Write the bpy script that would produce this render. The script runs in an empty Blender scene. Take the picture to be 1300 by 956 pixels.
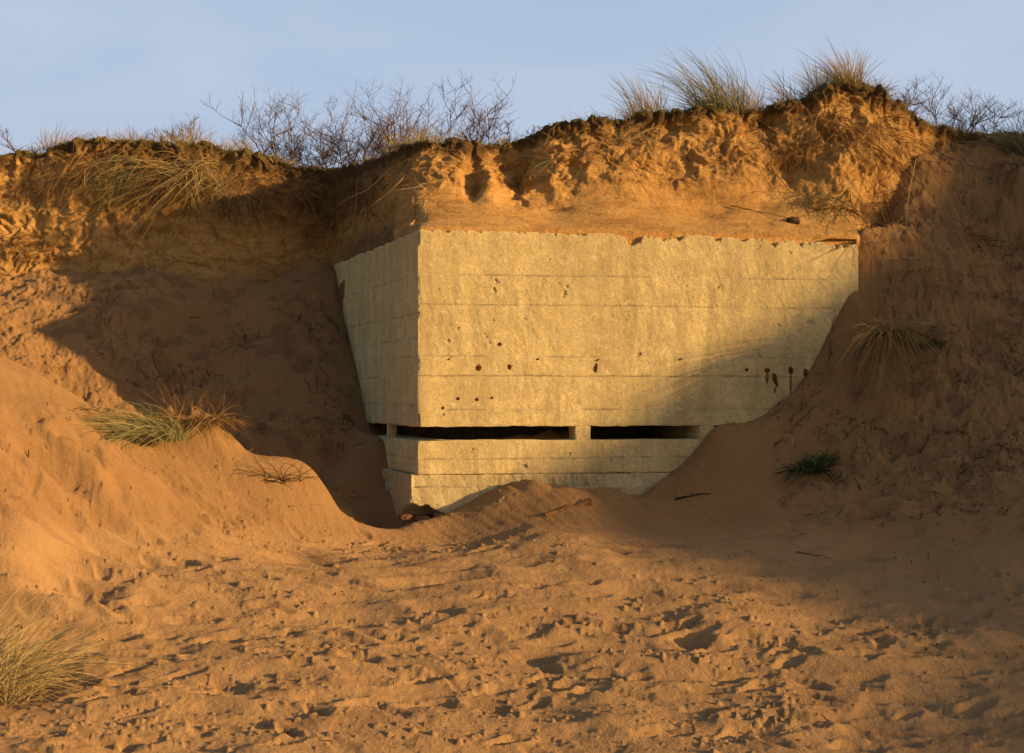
import bpy, math, random
import numpy as np

F = 1786.0                      # focal length in photo pixels (1300 wide)
rad = math.radians
SUN_AZ, SUN_EL = 65.0, 10.0      # degrees right of straight-behind-the-camera, elevation
rng = np.random.default_rng(7)
S = bpy.context.scene
COL = S.collection


def W(px, py, Y):
    """world point seen in photo direction (px,py) at distance Y; eye is the origin"""
    return ((px - 650.0) / F * Y, Y, (500.0 - py) / F * Y)


# ------------------------------------------------------------------ noise
def _grad(ix, iy, iz, seed, dx, dy, dz):
    h = (ix * 374761393 + iy * 668265263 + iz * 2147483647 + seed * 974634533) & 0xFFFFFFFF
    h = ((h ^ (h >> 13)) * 1274126177) & 0xFFFFFFFF
    h = ((h ^ (h >> 16)) * 2246822519) & 0xFFFFFFFF
    h = (h ^ (h >> 15)) & 15
    u = np.where(h < 8, dx, dy); v = np.where(h < 4, dy, np.where((h == 12) | (h == 14), dx, dz))
    return np.where(h & 1, -u, u) + np.where(h & 2, -v, v)


def vnoise(x, y, z, seed=0):
    """gradient noise, about -1..1"""
    x = np.asarray(x, float) + .37; y = np.asarray(y, float) + .61; z = np.asarray(z, float) + .23
    x, y, z = np.broadcast_arrays(x, y, z)
    ix = np.floor(x).astype(np.int64); iy = np.floor(y).astype(np.int64); iz = np.floor(z).astype(np.int64)
    fx = x - ix; fy = y - iy; fz = z - iz
    wx = fx * fx * fx * (fx * (fx * 6 - 15) + 10); wy = fy * fy * fy * (fy * (fy * 6 - 15) + 10); wz = fz * fz * fz * (fz * (fz * 6 - 15) + 10)
    out = 0
    for a in (0, 1):
        for b in (0, 1):
            for c in (0, 1):
                w = (wx if a else 1 - wx) * (wy if b else 1 - wy) * (wz if c else 1 - wz)
                out = out + w * _grad(ix + a, iy + b, iz + c, seed, fx - a, fy - b, fz - c)
    return out * 1.35


def fbm(x, y, z, seed=0, octv=4, gain=0.5, lac=2.03):
    a = 1.0; s = 0; n = 0
    for o in range(octv):
        s = s + a * vnoise(x, y, z, seed + 17 * o); n += a
        a *= gain; x = x * lac + 3.1; y = y * lac + 1.7; z = z * lac + 5.3
    return s / n * 1.6


def ridged(x, y, z, seed=0, octv=3):
    a = 1.0; s = 0; n = 0
    for o in range(octv):
        s = s + a * (1 - 2.2 * np.abs(vnoise(x, y, z, seed + 31 * o))); n += a
        a *= .5; x = x * 2.1 + 1.3; y = y * 2.1 + 7.7; z = z * 2.1 + 2.9
    return s / n


def sstep(a, b, x):
    t = np.clip((x - a) / (b - a), 0, 1)
    return t * t * (3 - 2 * t)


# ------------------------------------------------------------------ mesh helpers
def link_mesh(name, V, faces, mat=None, parent=None, smooth=True, attrs=None):
    """faces: (M,4) or (M,3) int array, or list of tuples"""
    me = bpy.data.meshes.new(name)
    V = np.asarray(V, np.float32).reshape(-1, 3)
    if isinstance(faces, np.ndarray):
        k = faces.shape[1]; M = len(faces)
        me.vertices.add(len(V)); me.vertices.foreach_set('co', V.ravel())
        me.loops.add(M * k); me.loops.foreach_set('vertex_index', faces.astype(np.int32).ravel())
        me.polygons.add(M)
        me.polygons.foreach_set('loop_start', np.arange(0, M * k, k, dtype=np.int32))
        me.update(calc_edges=True)
    else:
        me.from_pydata(V.tolist(), [], [tuple(int(i) for i in f) for f in faces]); me.update()
    me.polygons.foreach_set('use_smooth', np.full(len(me.polygons), smooth, dtype=bool))
    for k, a in (attrs or {}).items():
        at = me.attributes.new(k, 'FLOAT', 'POINT'); at.data.foreach_set('value', np.asarray(a, np.float32))
    if mat: me.materials.append(mat)
    o = bpy.data.objects.new(name, me); COL.objects.link(o)
    if parent is not None:
        o.parent = parent
    return o


def tag(o, label=None, cat=None, group=None, kind=None):
    if label: o['label'] = label
    if cat: o['category'] = cat
    if group: o['group'] = group
    if kind or cat: o['kind'] = kind or 'thing'
    return o


def empty(name, loc):
    o = bpy.data.objects.new(name, None); COL.objects.link(o); o.location = loc
    o.empty_display_size = .1
    return o


def grid_faces(nr, nc, keep=None):
    i = np.arange(nr - 1)[:, None] * nc + np.arange(nc - 1)[None, :]
    q = np.stack([i, i + 1, i + nc + 1, i + nc], -1).reshape(-1, 4)
    if keep is not None: q = q[keep.reshape(-1)]
    return q


class Tubes:
    def __init__(self): self.V = []; self.Q = []; self.T = []; self.n = 0

    def add(self, pts, radii, sides=4, tint=.5):
        pts = np.asarray(pts, float); n = len(pts)
        d = np.gradient(pts, axis=0); d /= np.linalg.norm(d, axis=1)[:, None] + 1e-9
        ref = np.array([0.31, .17, .93]) if abs(d[0, 2]) < .8 else np.array([.95, .2, .1])
        a = np.cross(d, ref); a /= np.linalg.norm(a, axis=1)[:, None] + 1e-9
        b = np.cross(d, a)
        ang = np.arange(sides) * 2 * math.pi / sides
        ring = pts[:, None, :] + np.asarray(radii, float)[:, None, None] * (np.cos(ang)[None, :, None] * a[:, None, :] + np.sin(ang)[None, :, None] * b[:, None, :])
        self.V.append(ring.reshape(-1, 3)); self.T.append(np.full(n * sides, tint))
        i = np.arange(n - 1)[:, None] * sides + np.arange(sides)[None, :]
        j = np.arange(n - 1)[:, None] * sides + (np.arange(sides)[None, :] + 1) % sides
        self.Q.append(np.stack([i, j, j + sides, i + sides], -1).reshape(-1, 4) + self.n)
        self.n += n * sides

    def build(self, name, mat, parent=None):
        return link_mesh(name, np.concatenate(self.V), np.concatenate(self.Q), mat, parent, attrs={'tint': np.concatenate(self.T)})


# ------------------------------------------------------------------ materials
def new_mat(name):
    m = bpy.data.materials.new(name); m.use_nodes = True
    nt = m.node_tree; b = nt.nodes['Principled BSDF']
    b.inputs['Specular IOR Level'].default_value = .15; b.inputs['Roughness'].default_value = .95; b.inputs['Diffuse Roughness'].default_value = .8
    return m, nt, b


def N(nt, t, **kw):
    n = nt.nodes.new(t)
    for k, v in kw.items():
        if k in n.inputs: n.inputs[k].default_value = v
        else: setattr(n, k, v)
    return n


def noise_node(nt, vec, scale, detail=4, rough=.55, dist=0):
    n = N(nt, 'ShaderNodeTexNoise'); n.inputs['Scale'].default_value = scale; n.inputs['Detail'].default_value = detail
    n.inputs['Roughness'].default_value = rough; n.inputs['Distortion'].default_value = dist
    nt.links.new(vec, n.inputs['Vector']); return n.outputs['Fac']


def ramp(nt, fac, stops):
    r = N(nt, 'ShaderNodeValToRGB'); e = r.color_ramp.elements
    while len(e) < len(stops): e.new(.5)
    for el, (p, c) in zip(e, stops):
        el.position = p; el.color = (*c, 1) if len(c) == 3 else c
    nt.links.new(fac, r.inputs['Fac']); return r.outputs['Color']


def mix(nt, fac, a, b, mode='MIX'):
    m = N(nt, 'ShaderNodeMix', data_type='RGBA', blend_type=mode)
    for sock, v in ((m.inputs[0], fac), (m.inputs[6], a), (m.inputs[7], b)):
        if isinstance(v, (int, float)): sock.default_value = v
        elif isinstance(v, tuple): sock.default_value = (*v, 1)
        else: nt.links.new(v, sock)
    return m.outputs[2]


def bump(nt, b, hs):
    """hs: list of (height socket, distance)"""
    prev = None
    for h, d in hs:
        n = N(nt, 'ShaderNodeBump'); n.inputs['Distance'].default_value = d; n.inputs['Strength'].default_value = 1
        nt.links.new(h, n.inputs['Height'])
        if prev is not None: nt.links.new(prev, n.inputs['Normal'])
        prev = n.outputs['Normal']
    nt.links.new(prev, b.inputs['Normal'])


SAND_PALE = (.24, .137, .053); SAND_MID = (.18, .102, .039); SAND_DAMP = (.2, .1, .036)


def mat_sand():
    m, nt, b = new_mat('wind_blown_sand')
    v = N(nt, 'ShaderNodeTexCoord').outputs['Object']
    c = ramp(nt, noise_node(nt, v, .9, 6, .6, .6), [(.3, SAND_MID), (.62, SAND_PALE)])
    c = mix(nt, ramp(nt, noise_node(nt, v, 5, 6, .7, .4), [(.52, (0, 0, 0)), (.75, (1, 1, 1))]), c, SAND_DAMP)
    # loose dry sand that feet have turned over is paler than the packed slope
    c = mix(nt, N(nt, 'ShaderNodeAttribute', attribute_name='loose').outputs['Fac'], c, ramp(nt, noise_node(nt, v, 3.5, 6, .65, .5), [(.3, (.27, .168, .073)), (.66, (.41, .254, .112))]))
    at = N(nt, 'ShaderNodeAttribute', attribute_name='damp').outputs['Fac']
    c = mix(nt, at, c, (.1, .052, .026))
    g = noise_node(nt, v, 260, 2, .6)
    c = mix(nt, .35, c, ramp(nt, g, [(.3, (.12, .06, .03)), (.7, (.62, .36, .16))]))
    nt.links.new(c, b.inputs['Base Color'])
    bump(nt, b, [(noise_node(nt, v, 28, 5, .65), .02), (noise_node(nt, v, 110, 3, .7), .006)])
    return m


def mat_cliff():
    m, nt, b = new_mat('eroded_sand_soil')
    v = N(nt, 'ShaderNodeTexCoord').outputs['Object']
    mp = N(nt, 'ShaderNodeMapping'); mp.inputs['Scale'].default_value = (.7, .7, 4.5); nt.links.new(v, mp.inputs['Vector'])
    strata = noise_node(nt, mp.outputs['Vector'], 1.6, 6, .62, .5)
    c = ramp(nt, strata, [(.26, (.35, .175, .05)), (.46, (.55, .3, .088)), (.68, (.66, .4, .135))])
    c = mix(nt, ramp(nt, noise_node(nt, v, 6, 6, .7, .8), [(.54, (0, 0, 0)), (.7, (.75, .75, .75))]), c, (.2, .095, .03))
    c = mix(nt, N(nt, 'ShaderNodeAttribute', attribute_name='fallen').outputs['Fac'], c, ramp(nt, noise_node(nt, v, .9, 6, .6, .6), [(.3, SAND_MID), (.62, SAND_PALE)]))
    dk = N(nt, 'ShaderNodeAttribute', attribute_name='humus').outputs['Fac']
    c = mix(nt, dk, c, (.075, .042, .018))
    tf = N(nt, 'ShaderNodeAttribute', attribute_name='turf').outputs['Fac']
    c = mix(nt, tf, c, ramp(nt, noise_node(nt, v, 9, 5, .7), [(.35, (.05, .035, .013)), (.65, (.12, .1, .025))]))
    g = noise_node(nt, v, 200, 2, .6)
    c = mix(nt, .16, c, ramp(nt, g, [(.3, (.12, .06, .02)), (.7, (.7, .42, .17))]))
    nt.links.new(c, b.inputs['Base Color'])
    bump(nt, b, [(noise_node(nt, v, 14, 6, .7, .6), .05), (noise_node(nt, v, 60, 4, .7), .015)])
    return m


def mat_concrete(name, pale, mid, dark, stain=.6, rough_amt=1.0):
    m, nt, b = new_mat(name)
    b.inputs['Roughness'].default_value = .9
    v = N(nt, 'ShaderNodeTexCoord').outputs['Object']
    c = ramp(nt, noise_node(nt, v, 1.3, 7, .62, .8), [(.3, mid), (.66, pale)])
    mp = N(nt, 'ShaderNodeMapping'); mp.inputs['Scale'].default_value = (3.2, 3.2, .45); nt.links.new(v, mp.inputs['Vector'])
    st = noise_node(nt, mp.outputs['Vector'], 1.5, 6, .65, .5)
    c = mix(nt, ramp(nt, st, [(.43, (0, 0, 0)), (.63, (stain,) * 3)]), c, dark)
    c = mix(nt, ramp(nt, noise_node(nt, v, 11, 6, .7, 1.2), [(.53, (0, 0, 0)), (.66, (.6,) * 3)]), c, dark)
    c = mix(nt, ramp(nt, noise_node(nt, v, 7, 5, .7, 2.0), [(.54, (0, 0, 0)), (.64, (.7,) * 3)]), c, (.8, .66, .36))
    # blotches left by damp and lime, wider than they are tall
    mp2 = N(nt, 'ShaderNodeMapping'); mp2.inputs['Scale'].default_value = (1, 1, 1.8); nt.links.new(v, mp2.inputs['Vector'])
    c = mix(nt, ramp(nt, noise_node(nt, mp2.outputs['Vector'], 2.6, 8, .68, 1.0), [(.42, (0, 0, 0)), (.62, (.55,) * 3)]), c, (.47, .345, .14))
    # short hairline crazing of the render
    hl = noise_node(nt, v, 13, 3, .6, 2.2)
    c = mix(nt, ramp(nt, hl, [(.47, (0, 0, 0)), (.5, (.75,) * 3), (.53, (0, 0, 0))]), c, (.24, .17, .075))
    c = mix(nt, ramp(nt, noise_node(nt, v, 48, 3, .6), [(.62, (0, 0, 0)), (.7, (.6,) * 3)]), c, (.22, .15, .065))
    lin = N(nt, 'ShaderNodeAttribute', attribute_name='joint').outputs['Fac']
    c = mix(nt, lin, c, (.2, .145, .08))
    g = noise_node(nt, v, 190, 3, .7)
    c = mix(nt, .22, c, ramp(nt, g, [(.3, (.16, .12, .07)), (.7, (.75, .65, .45))]))
    nt.links.new(c, b.inputs['Base Color'])
    bump(nt, b, [(noise_node(nt, v, 22, 6, .7, 1.4), .008 * rough_amt), (noise_node(nt, v, 120, 3, .7), .004 * rough_amt)])
    return m


def mat_tint(name, stops, rough=.8, transl=0.0):
    m, nt, b = new_mat(name)
    b.inputs['Roughness'].default_value = rough
    at = N(nt, 'ShaderNodeAttribute', attribute_name='tint').outputs['Fac']
    c = ramp(nt, at, stops)
    nt.links.new(c, b.inputs['Base Color'])
    if transl:
        tr = N(nt, 'ShaderNodeBsdfTranslucent'); nt.links.new(c, tr.inputs['Color'])
        mx = N(nt, 'ShaderNodeMixShader'); mx.inputs[0].default_value = transl
        nt.links.new(b.outputs[0], mx.inputs[1]); nt.links.new(tr.outputs[0], mx.inputs[2])
        nt.links.new(mx.outputs[0], nt.nodes['Material Output'].inputs['Surface'])
    return m


def mat_noise(name, a, b_, scale, bd=.01, rough=.9):
    m, nt, b = new_mat(name); b.inputs['Roughness'].default_value = rough
    v = N(nt, 'ShaderNodeTexCoord').outputs['Object']
    nt.links.new(ramp(nt, noise_node(nt, v, scale, 5, .65, .5), [(.35, a), (.65, b_)]), b.inputs['Base Color'])
    bump(nt, b, [(noise_node(nt, v, scale * 2.5, 5, .7), bd)])
    return m


M_SAND = mat_sand(); M_CLIFF = mat_cliff()
M_CONC = mat_concrete('weathered_render', (.78, .615, .28), (.65, .5, .205), (.34, .245, .095))
M_CONC_BASE = mat_concrete('rough_footing_concrete', (.7, .58, .3), (.58, .46, .22), (.34, .25, .11), .5, 2.0)
M_RUST = mat_noise('rust', (.05, .016, .006), (.2, .06, .016), 40, .01)
M_RUSTRUN = mat_noise('rust_run', (.16, .065, .02), (.3, .16, .055), 30, .003)
M_STRAW = mat_tint('dry_marram', [(0, (.16, .1, .035)), (.4, (.33, .23, .09)), (.75, (.45, .34, .15)), (1, (.55, .44, .23))], .7, .25)
M_MARRAM = mat_tint('green_marram', [(0, (.05, .055, .02)), (.35, (.12, .13, .05)), (.65, (.24, .22, .09)), (1, (.46, .37, .17))], .7, .25)
M_DEAD = mat_tint('dead_brown_grass', [(0, (.06, .03, .012)), (.5, (.2, .105, .035)), (.85, (.34, .2, .075)), (1, (.48, .33, .15))], .8, .15)
M_GREEN = mat_tint('green_leaf', [(0, (.02, .03, .012)), (.6, (.06, .085, .025)), (1, (.2, .17, .06))], .6, .2)
M_TWIG = mat_tint('bare_twig', [(0, (.04, .022, .009)), (.6, (.105, .058, .023)), (1, (.22, .13, .055))], .8)
M_ROOT = mat_tint('exposed_root', [(0, (.04, .02, .01)), (.6, (.14, .075, .03)), (1, (.36, .22, .1))], .85)
M_WOOD = mat_noise('driftwood', (.09, .04, .018), (.24, .12, .05), 18, .01)
M_STONE = mat_noise('reddish_rubble', (.12, .045, .02), (.28, .13, .06), 12, .02)
M_MOSS = mat_tint('short_turf', [(0, (.03, .028, .01)), (.5, (.1, .085, .02)), (.8, (.2, .15, .04)), (1, (.36, .26, .1))], .9, .1)

# ------------------------------------------------------------------ bunker frame
ang = rad(10.0)
D0 = np.array([math.cos(ang), math.sin(ang)]); N0 = np.array([math.sin(ang), -math.cos(ang)])
DL = np.array([-.326, .946]); DL /= np.linalg.norm(DL); NL = np.array([-DL[1], DL[0]])
C0 = np.array([-1.008, 15.0]); C1 = C0 + D0 * 5.0
C2 = C1 + DL * 5.0; C3 = C0 + DL * 5.0
ZT, ZB, ZS, ZF = 1.765, -.345, -.505, -.865     # roof edge, underside, sill, footing top


def t_front(px):
    k = (px - 650) / F
    return (k * C0[1] - C0[0]) / (D0[0] - k * D0[1])


def t_left(px):
    k = (px - 650) / F
    return (C0[0] - k * C0[1]) / (k * DL[1] - DL[0])


def front_pt(px, py, off=0.0):
    p = C0 + D0 * t_front(px)
    return np.array([p[0] + N0[0] * off, p[1] + N0[1] * off, (500 - py) / F * p[1]])


def in_foot(x, y, m=0.0):
    """signed inside test of the bunker plan, inset by m"""
    ins = np.ones(np.shape(x), bool)
    c = (C0 + C1 + C2 + C3) / 4
    P = [C0, C1, C2, C3]
    for a, b in zip(P, P[1:] + P[:1]):
        e = b - a; n = np.array([-e[1], e[0]]) / np.linalg.norm(e)
        ins &= ((x - a[0]) * n[0] + (y - a[1]) * n[1]) > m
    return ins


# ------------------------------------------------------------------ TERRAIN 1: the sand apron (beach and slopes)
CP = []
for px in (-2200, -1200, -600, -200, 100, 400, 700, 1000, 1300, 1700, 2400, 3400):
    for Y, z in ((1.5, -2.6), (4.5, -2.3), (7.3, -2.02), (9.6, -1.77)):
        X = (px - 650) / F * Y
        CP.append((X, Y, z - .045 * max(-4, min(4, X)) + .03 * math.sin(px * .013 + Y)))
for px in (300, 500, 700, 900, 1100, 1400, 2000, 3000):
    CP.append(((px - 650) / F * 12, 12, -1.5 - .025 * (px - 650) / F * 12 * (px < 1500)))
for p in [
    # left mound, its crest and front
    (-150, 425, 14), (-400, 410, 14), (-1000, 420, 14), (0, 448, 14), (60, 479, 14), (130, 521, 14.2), (200, 558, 14.3), (250, 569, 14.3),
    (300, 571, 14.4), (350, 576, 14.5), (392, 586, 14.6), (416, 622, 14.65), (440, 667, 14.65),
    (0, 560, 11.8), (0, 665, 10.6), (-250, 560, 11.5), (-250, 690, 10), (100, 600, 12.3), (100, 695, 11.3), (200, 628, 12.9), (200, 692, 12.0),
    (300, 640, 13.5), (300, 692, 12.9), (400, 672, 13.7), (480, 670, 14.3),
    # gully behind the crest
    (0, 485, 15.3), (130, 556, 15.4), (220, 585, 15.4), (300, 600, 15.5), (400, 640, 15.5), (450, 645, 15.5), (-250, 460, 15.5), (0, 468, 16.3), (90, 520, 16.3), (160, 550, 16.2), (240, 560, 16.1),
    # shaded slope climbing to the cliff on the left
    (486, 642, 15.7), (478, 605, 16.15), (478, 565, 16.35), (463, 538, 17.1), (448, 470, 17.7), (431, 400, 18.5), (418, 340, 19.1), (385, 352, 18.9), (350, 380, 18.4),
    (400, 525, 16.9), (300, 505, 17), (200, 475, 17.1), (100, 425, 17.3), (0, 402, 17.4), (-300, 395, 17.4),
    (300, 410, 18), (200, 384, 18), (100, 372, 18.1), (0, 374, 18.1), (-300, 372, 18.1), (300, 345, 19), (150, 340, 19), (0, 345, 19), (-300, 340, 19),
    (300, 310, 20.5), (0, 310, 20.5),
    # foot of the front wall
    (520, 666, 14.75), (560, 656, 14.8), (600, 640, 14.9), (640, 616, 15.0), (690, 616, 15.05), (740, 622, 15.05), (690, 645, 14.45), (600, 668, 14.2), (720, 668, 13.9), (560, 672, 14.3),
    (800, 632, 15.25), (850, 608, 15.38), (890, 566, 15.5), (905, 545, 15.55), (960, 533, 15.62), (1060, 428, 15.75), (1090, 386, 15.82),
    # right-hand slope
    (850, 650, 14.7), (900, 640, 14.6), (1000, 560, 15.0), (1000, 622, 14.4), (1000, 682, 13.5), (1100, 400, 15.85), (1100, 500, 15.2), (1100, 582, 14.6), (1100, 652, 13.8),
    (1097, 318, 15.95), (1108, 298, 16.08), (1122, 288, 16.25), (1150, 285, 16.6), (1150, 215, 17.4), (1250, 188, 18.4), (1250, 300, 17), (1250, 420, 15.8), (1250, 520, 14.8), (1250, 604, 14), (1250, 680, 13),
    (1190, 180, 18.4), (1330, 190, 18.4), (1250, 200, 20.3), (1330, 205, 20.3),
    # inside / under the bunker
    (1060, 420, 16.6), (1060, 400, 18), (1060, 380, 20),
]:
    CP.append(W(*p))
for px in (1500, 1900, 2600):
    for Y, z in ((13, -1.3), (14, -.85), (15, -.1), (16, .8), (17, 1.8), (18.4, 3.1), (20.3, 3.2)):
        CP.append(((px - 650) / F * Y, Y, z))
for px in (560, 700, 850):
    for Y in (16.6, 18, 20): CP.append(((px - 650) / F * Y, Y, -1.4))
for px in (-1000, -2000):
    for Y, z in ((12, -.5), (17, 1.2), (20.3, 2.0)): CP.append(((px - 650) / F * Y, Y, z))
for px, Y, z in ((470, 15.6, -1.62), (497, 15.15, -1.6), (520, 15.05, -1.55), (450, 15.2, -1.5)): CP.append(((px - 650) / F * Y, Y, z))
CP = np.array(CP)


def tps_fit(P, lam=.004):
    n = len(P); d = np.linalg.norm(P[:, None, :2] - P[None, :, :2], axis=2)
    K = np.where(d > 0, d * d * np.log(d + 1e-12), 0) + lam * np.eye(n)
    A = np.zeros((n + 3, n + 3)); A[:n, :n] = K
    A[:n, n] = 1; A[:n, n + 1:] = P[:, :2]; A[n, :n] = 1; A[n + 1:, :n] = P[:, :2].T
    return np.linalg.solve(A, np.concatenate([P[:, 2], [0, 0, 0]]))


TPS = tps_fit(CP)


def apron_z(x, y):
    x = np.asarray(x, float).ravel(); y = np.asarray(y, float).ravel(); out = np.empty(len(x)); n = len(CP)
    for s in range(0, len(x), 60000):
        xx = x[s:s + 60000]; yy = y[s:s + 60000]
        d2 = (xx[:, None] - CP[None, :, 0]) ** 2 + (yy[:, None] - CP[None, :, 1]) ** 2
        out[s:s + 60000] = (.5 * d2 * np.log(d2 + 1e-12)) @ TPS[:n] + TPS[n] + TPS[n + 1] * xx + TPS[n + 2] * yy
    return out


pxs = np.concatenate([np.linspace(-2200, -420, 60)[:-1], np.linspace(-420, -60, 120)[:-1], np.arange(-60, 1360, 1.45), np.linspace(1361, 1700, 110), np.linspace(1710, 3400, 60)])
Ys = np.concatenate([np.linspace(2.2, 5.6, 30)[:-1], 1 / np.linspace(1 / 5.6, 1 / 13.0, 330)[:-1], np.arange(13.0, 17.2, .0165), np.arange(17.2, 20.4, .026)])
GX = (pxs[None, :] - 650) / F * Ys[:, None]; GY = np.broadcast_to(Ys[:, None], GX.shape)
GZ0 = apron_z(GX, GY).reshape(GX.shape)
GPY = 500 - GZ0 / GY * F; GPX = np.broadcast_to(pxs[None, :], GX.shape)
GZ = GZ0.copy()
# how churned the sand is: the trodden foreground, not the wind-smoothed slopes
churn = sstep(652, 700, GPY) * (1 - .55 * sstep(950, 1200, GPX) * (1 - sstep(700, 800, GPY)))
rough_left = sstep(17.6, 15.2, GY) * 0 + sstep(330, 230, np.abs(GPX - 300 + 60)) * sstep(455, 400, GPX) * sstep(15.0, 16.2, GY) * sstep(500, 470, GPX)
mound = sstep(420, 250, GPX) * sstep(500, 540, GPY) * sstep(13.9, 13.2, GY) * (1 - churn)
rough_right = sstep(985, 1150, GPX + (GPY - 500) * .25) * sstep(700, 560, GPY)
GZ += .07 * fbm(GX * .7, GY * .7, 0, 3, 3)
GZ += (.010 + .010 * churn + .06 * rough_left + .09 * rough_right) * fbm(GX * 2.4, GY * 2.4, 0, 5, 5, .55)
GZ += (.0005 + .0025 * churn + .05 * rough_left + .07 * rough_right) * np.maximum(-.2, ridged(GX * 4.3, GY * 4.3, 0, 9, 4))
GZ += (.0006 + .0022 * churn * sstep(-.1, .5, fbm(GX * .9, GY * 1.4, 2, 57, 3)) + .014 * rough_left + .02 * rough_right) * fbm(GX * 22, GY * 22, 0, 11, 4, .6)
GZ += mound * (.085 * fbm(GX * 1.1, GY * 1.8, 0, 37, 3) + .05 * np.tanh(3 * fbm(GX * 1.4, GY * 2.4, 2, 39, 4, .6)) + .05 * fbm(GX * 1.6, GY * 2.6, 0, 31, 5, .6) + (.03) * np.maximum(-.1, ridged(GX * 3.6, GY * 5, 0, 33, 4)) * sstep(0, .4, fbm(GX * .8, GY * 1.2, 3, 35, 3)))
# faint wind ripples on the smooth slopes
GZ += .002 * np.sin(GX * 46 + GY * 22 + 3 * fbm(GX * 1.2, GY * 1.2, 0, 21, 2)) * (1 - churn) * (1 - rough_left) * (1 - rough_right)


def stamp(x0, y0, R, fn):
    r0, r1 = np.searchsorted(Ys, (y0 - R, y0 + R))
    if r1 - r0 < 2: return
    ya, yb = max(y0 - R, 2.3), y0 + R
    k = [650 + F * (x0 + s * R) / yy for s in (-1, 1) for yy in (ya, yb)]
    c0, c1 = np.searchsorted(pxs, (min(k), max(k)))
    if c1 - c0 < 2: return
    sl = (slice(r0, r1), slice(c0, c1))
    GZ[sl] = fn(GX[sl] - x0, GY[sl] - y0, GZ[sl])


def ground_xy(px, py):
    """point of the foreground seen at (px,py)"""
    c = min(np.searchsorted(pxs, px), len(pxs) - 1); q = GPY[:, c] <= py
    q[:int(np.searchsorted(Ys, 4.0))] = False
    Y = Ys[int(np.argmax(q))] if q.any() else 14.0
    return (px - 650) / F * Y, Y


def rot(dx, dy, a): return dx * math.cos(a) + dy * math.sin(a), -dx * math.sin(a) + dy * math.cos(a)


def footprint(x, y, a, s=1.0, d=.045):
    def fn(dx, dy, z):
        u, v = rot(dx, dy, a)
        u = u / (.145 * s); v = v / (.058 * s * (1 + .25 * np.sin(u * 2.2)))
        q = u * u + v * v + .25 * fbm(dx * 18, dy * 18, x, 77, 2)
        h = -d * np.exp(-q * q * .8) + d * .4 * np.exp(-((np.sqrt(np.maximum(q, 0)) - 1.5) / .42) ** 2) * (.7 + .5 * vnoise(dx * 9, dy * 9, y, 5))
        return z + h
    stamp(x, y, .36 * s, fn)


def clod(x, y, r, h, a, e=.75):
    sd = rng.random() * 99
    def fn(dx, dy, z):
        u, v = rot(dx, dy, a)
        q = (u / r) ** 2 + (v / (r * e)) ** 2 + .5 * vnoise(dx / r * 1.3, dy / r * 1.3, sd, 8)
        b0 = np.percentile(z, 35)
        return np.maximum(z, np.minimum(z, b0) + h * np.sqrt(np.clip(1 - q, 0, 1)) * (1 + .15 * vnoise(dx / r * 3, dy / r * 3, sd, 9)))
    stamp(x, y, r * 1.5, fn)


def pit(x, y, rx, ry, d, a=0.0):
    def fn(dx, dy, z):
        u, v = rot(dx, dy, a)
        q = (u / rx) ** 2 + (v / ry) ** 2
        return z - d * np.exp(-q) + .35 * d * np.exp(-((np.sqrt(q) - 1.7) / .5) ** 2)
    stamp(x, y, max(rx, ry) * 2.6, fn)


R = random.Random(4)
# trails of footprints wandering across the foreground
for trail in range(24):
    px, py = R.uniform(-60, 1300), R.uniform(690, 945); x, y = ground_xy(px, py)
    h = R.choice([0, math.pi]) + R.uniform(-.45, .45); side = 1
    for st in range(R.randint(7, 16)):
        x += math.cos(h) * R.uniform(.5, .75); y += math.sin(h) * .6 * R.uniform(.5, .7); h += R.uniform(-.18, .18); side = -side
        fx, fy = x - math.sin(h) * .1 * side, y + math.cos(h) * .1 * side
        if 4.5 < fy < 13.6: footprint(fx, fy, h + R.uniform(-.25, .25), R.uniform(.85, 1.05), R.uniform(.015, .034))
for i in range(210):
    px = R.uniform(-60, 1300); py = 668 + 290 * R.random()
    if px > 880 and py < 740: continue
    x, y = ground_xy(px, py); footprint(x, y, R.uniform(-.9, .9), R.uniform(.6, 1.0), R.uniform(.012, .034))
for i in range(26):
    px = R.uniform(-60, 1300); py = R.uniform(690, 945); x, y = ground_xy(px, py)
    pit(x, y, R.uniform(.12, .4), R.uniform(.08, .2), R.uniform(.012, .035), R.uniform(-.5, .5))
# clusters of broken clods
clusters = [(120, 640), (330, 660), (250, 690), (90, 655), (430, 690), (560, 700), (610, 690), (250, 720), (150, 745), (180, 735), (350, 770), (470, 690), (730, 700), (710, 715), (720, 795),
            (860, 755), (840, 780), (900, 790), (740, 790), (880, 770), (1000, 800), (1090, 785), (1060, 705), (970, 710), (1170, 730), (1280, 670), (230, 625), (180, 600), (90, 570), (30, 540), (380, 655), (60, 600), (110, 580), (20, 650), (150, 640), (70, 560), (260, 650), (180, 670), (320, 690)]
clusters += [(R.uniform(-40, 1000), R.uniform(700, 950)) for _ in range(46)] + [(R.uniform(900, 1320), R.uniform(740, 950)) for _ in range(9)]
for px, py in clusters:
    x0, y0 = ground_xy(px, py)
    n = R.randint(25, 90); sx = R.uniform(.1, .4); sy = R.uniform(.04, .16)
    for k in range(n):
        r = .006 + .026 * R.random() ** 3.5
        clod(x0 + R.gauss(0, sx), y0 + R.gauss(0, sy), r, r * R.uniform(.5, 1.05), R.uniform(0, 3.1), R.uniform(.5, .95))
for i in range(9000):
    px = R.uniform(-60, 1330); py = R.uniform(655, 950); x, y = ground_xy(px, py) if i % 3 == 0 else (x + R.gauss(0, .5), y + R.gauss(0, .3))
    if px > 900 and R.random() < .5: continue
    r = .006 + .013 * R.random() ** 3; clod(x, y, r, r * R.uniform(.4, .9), R.uniform(0, 3.1))
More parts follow.
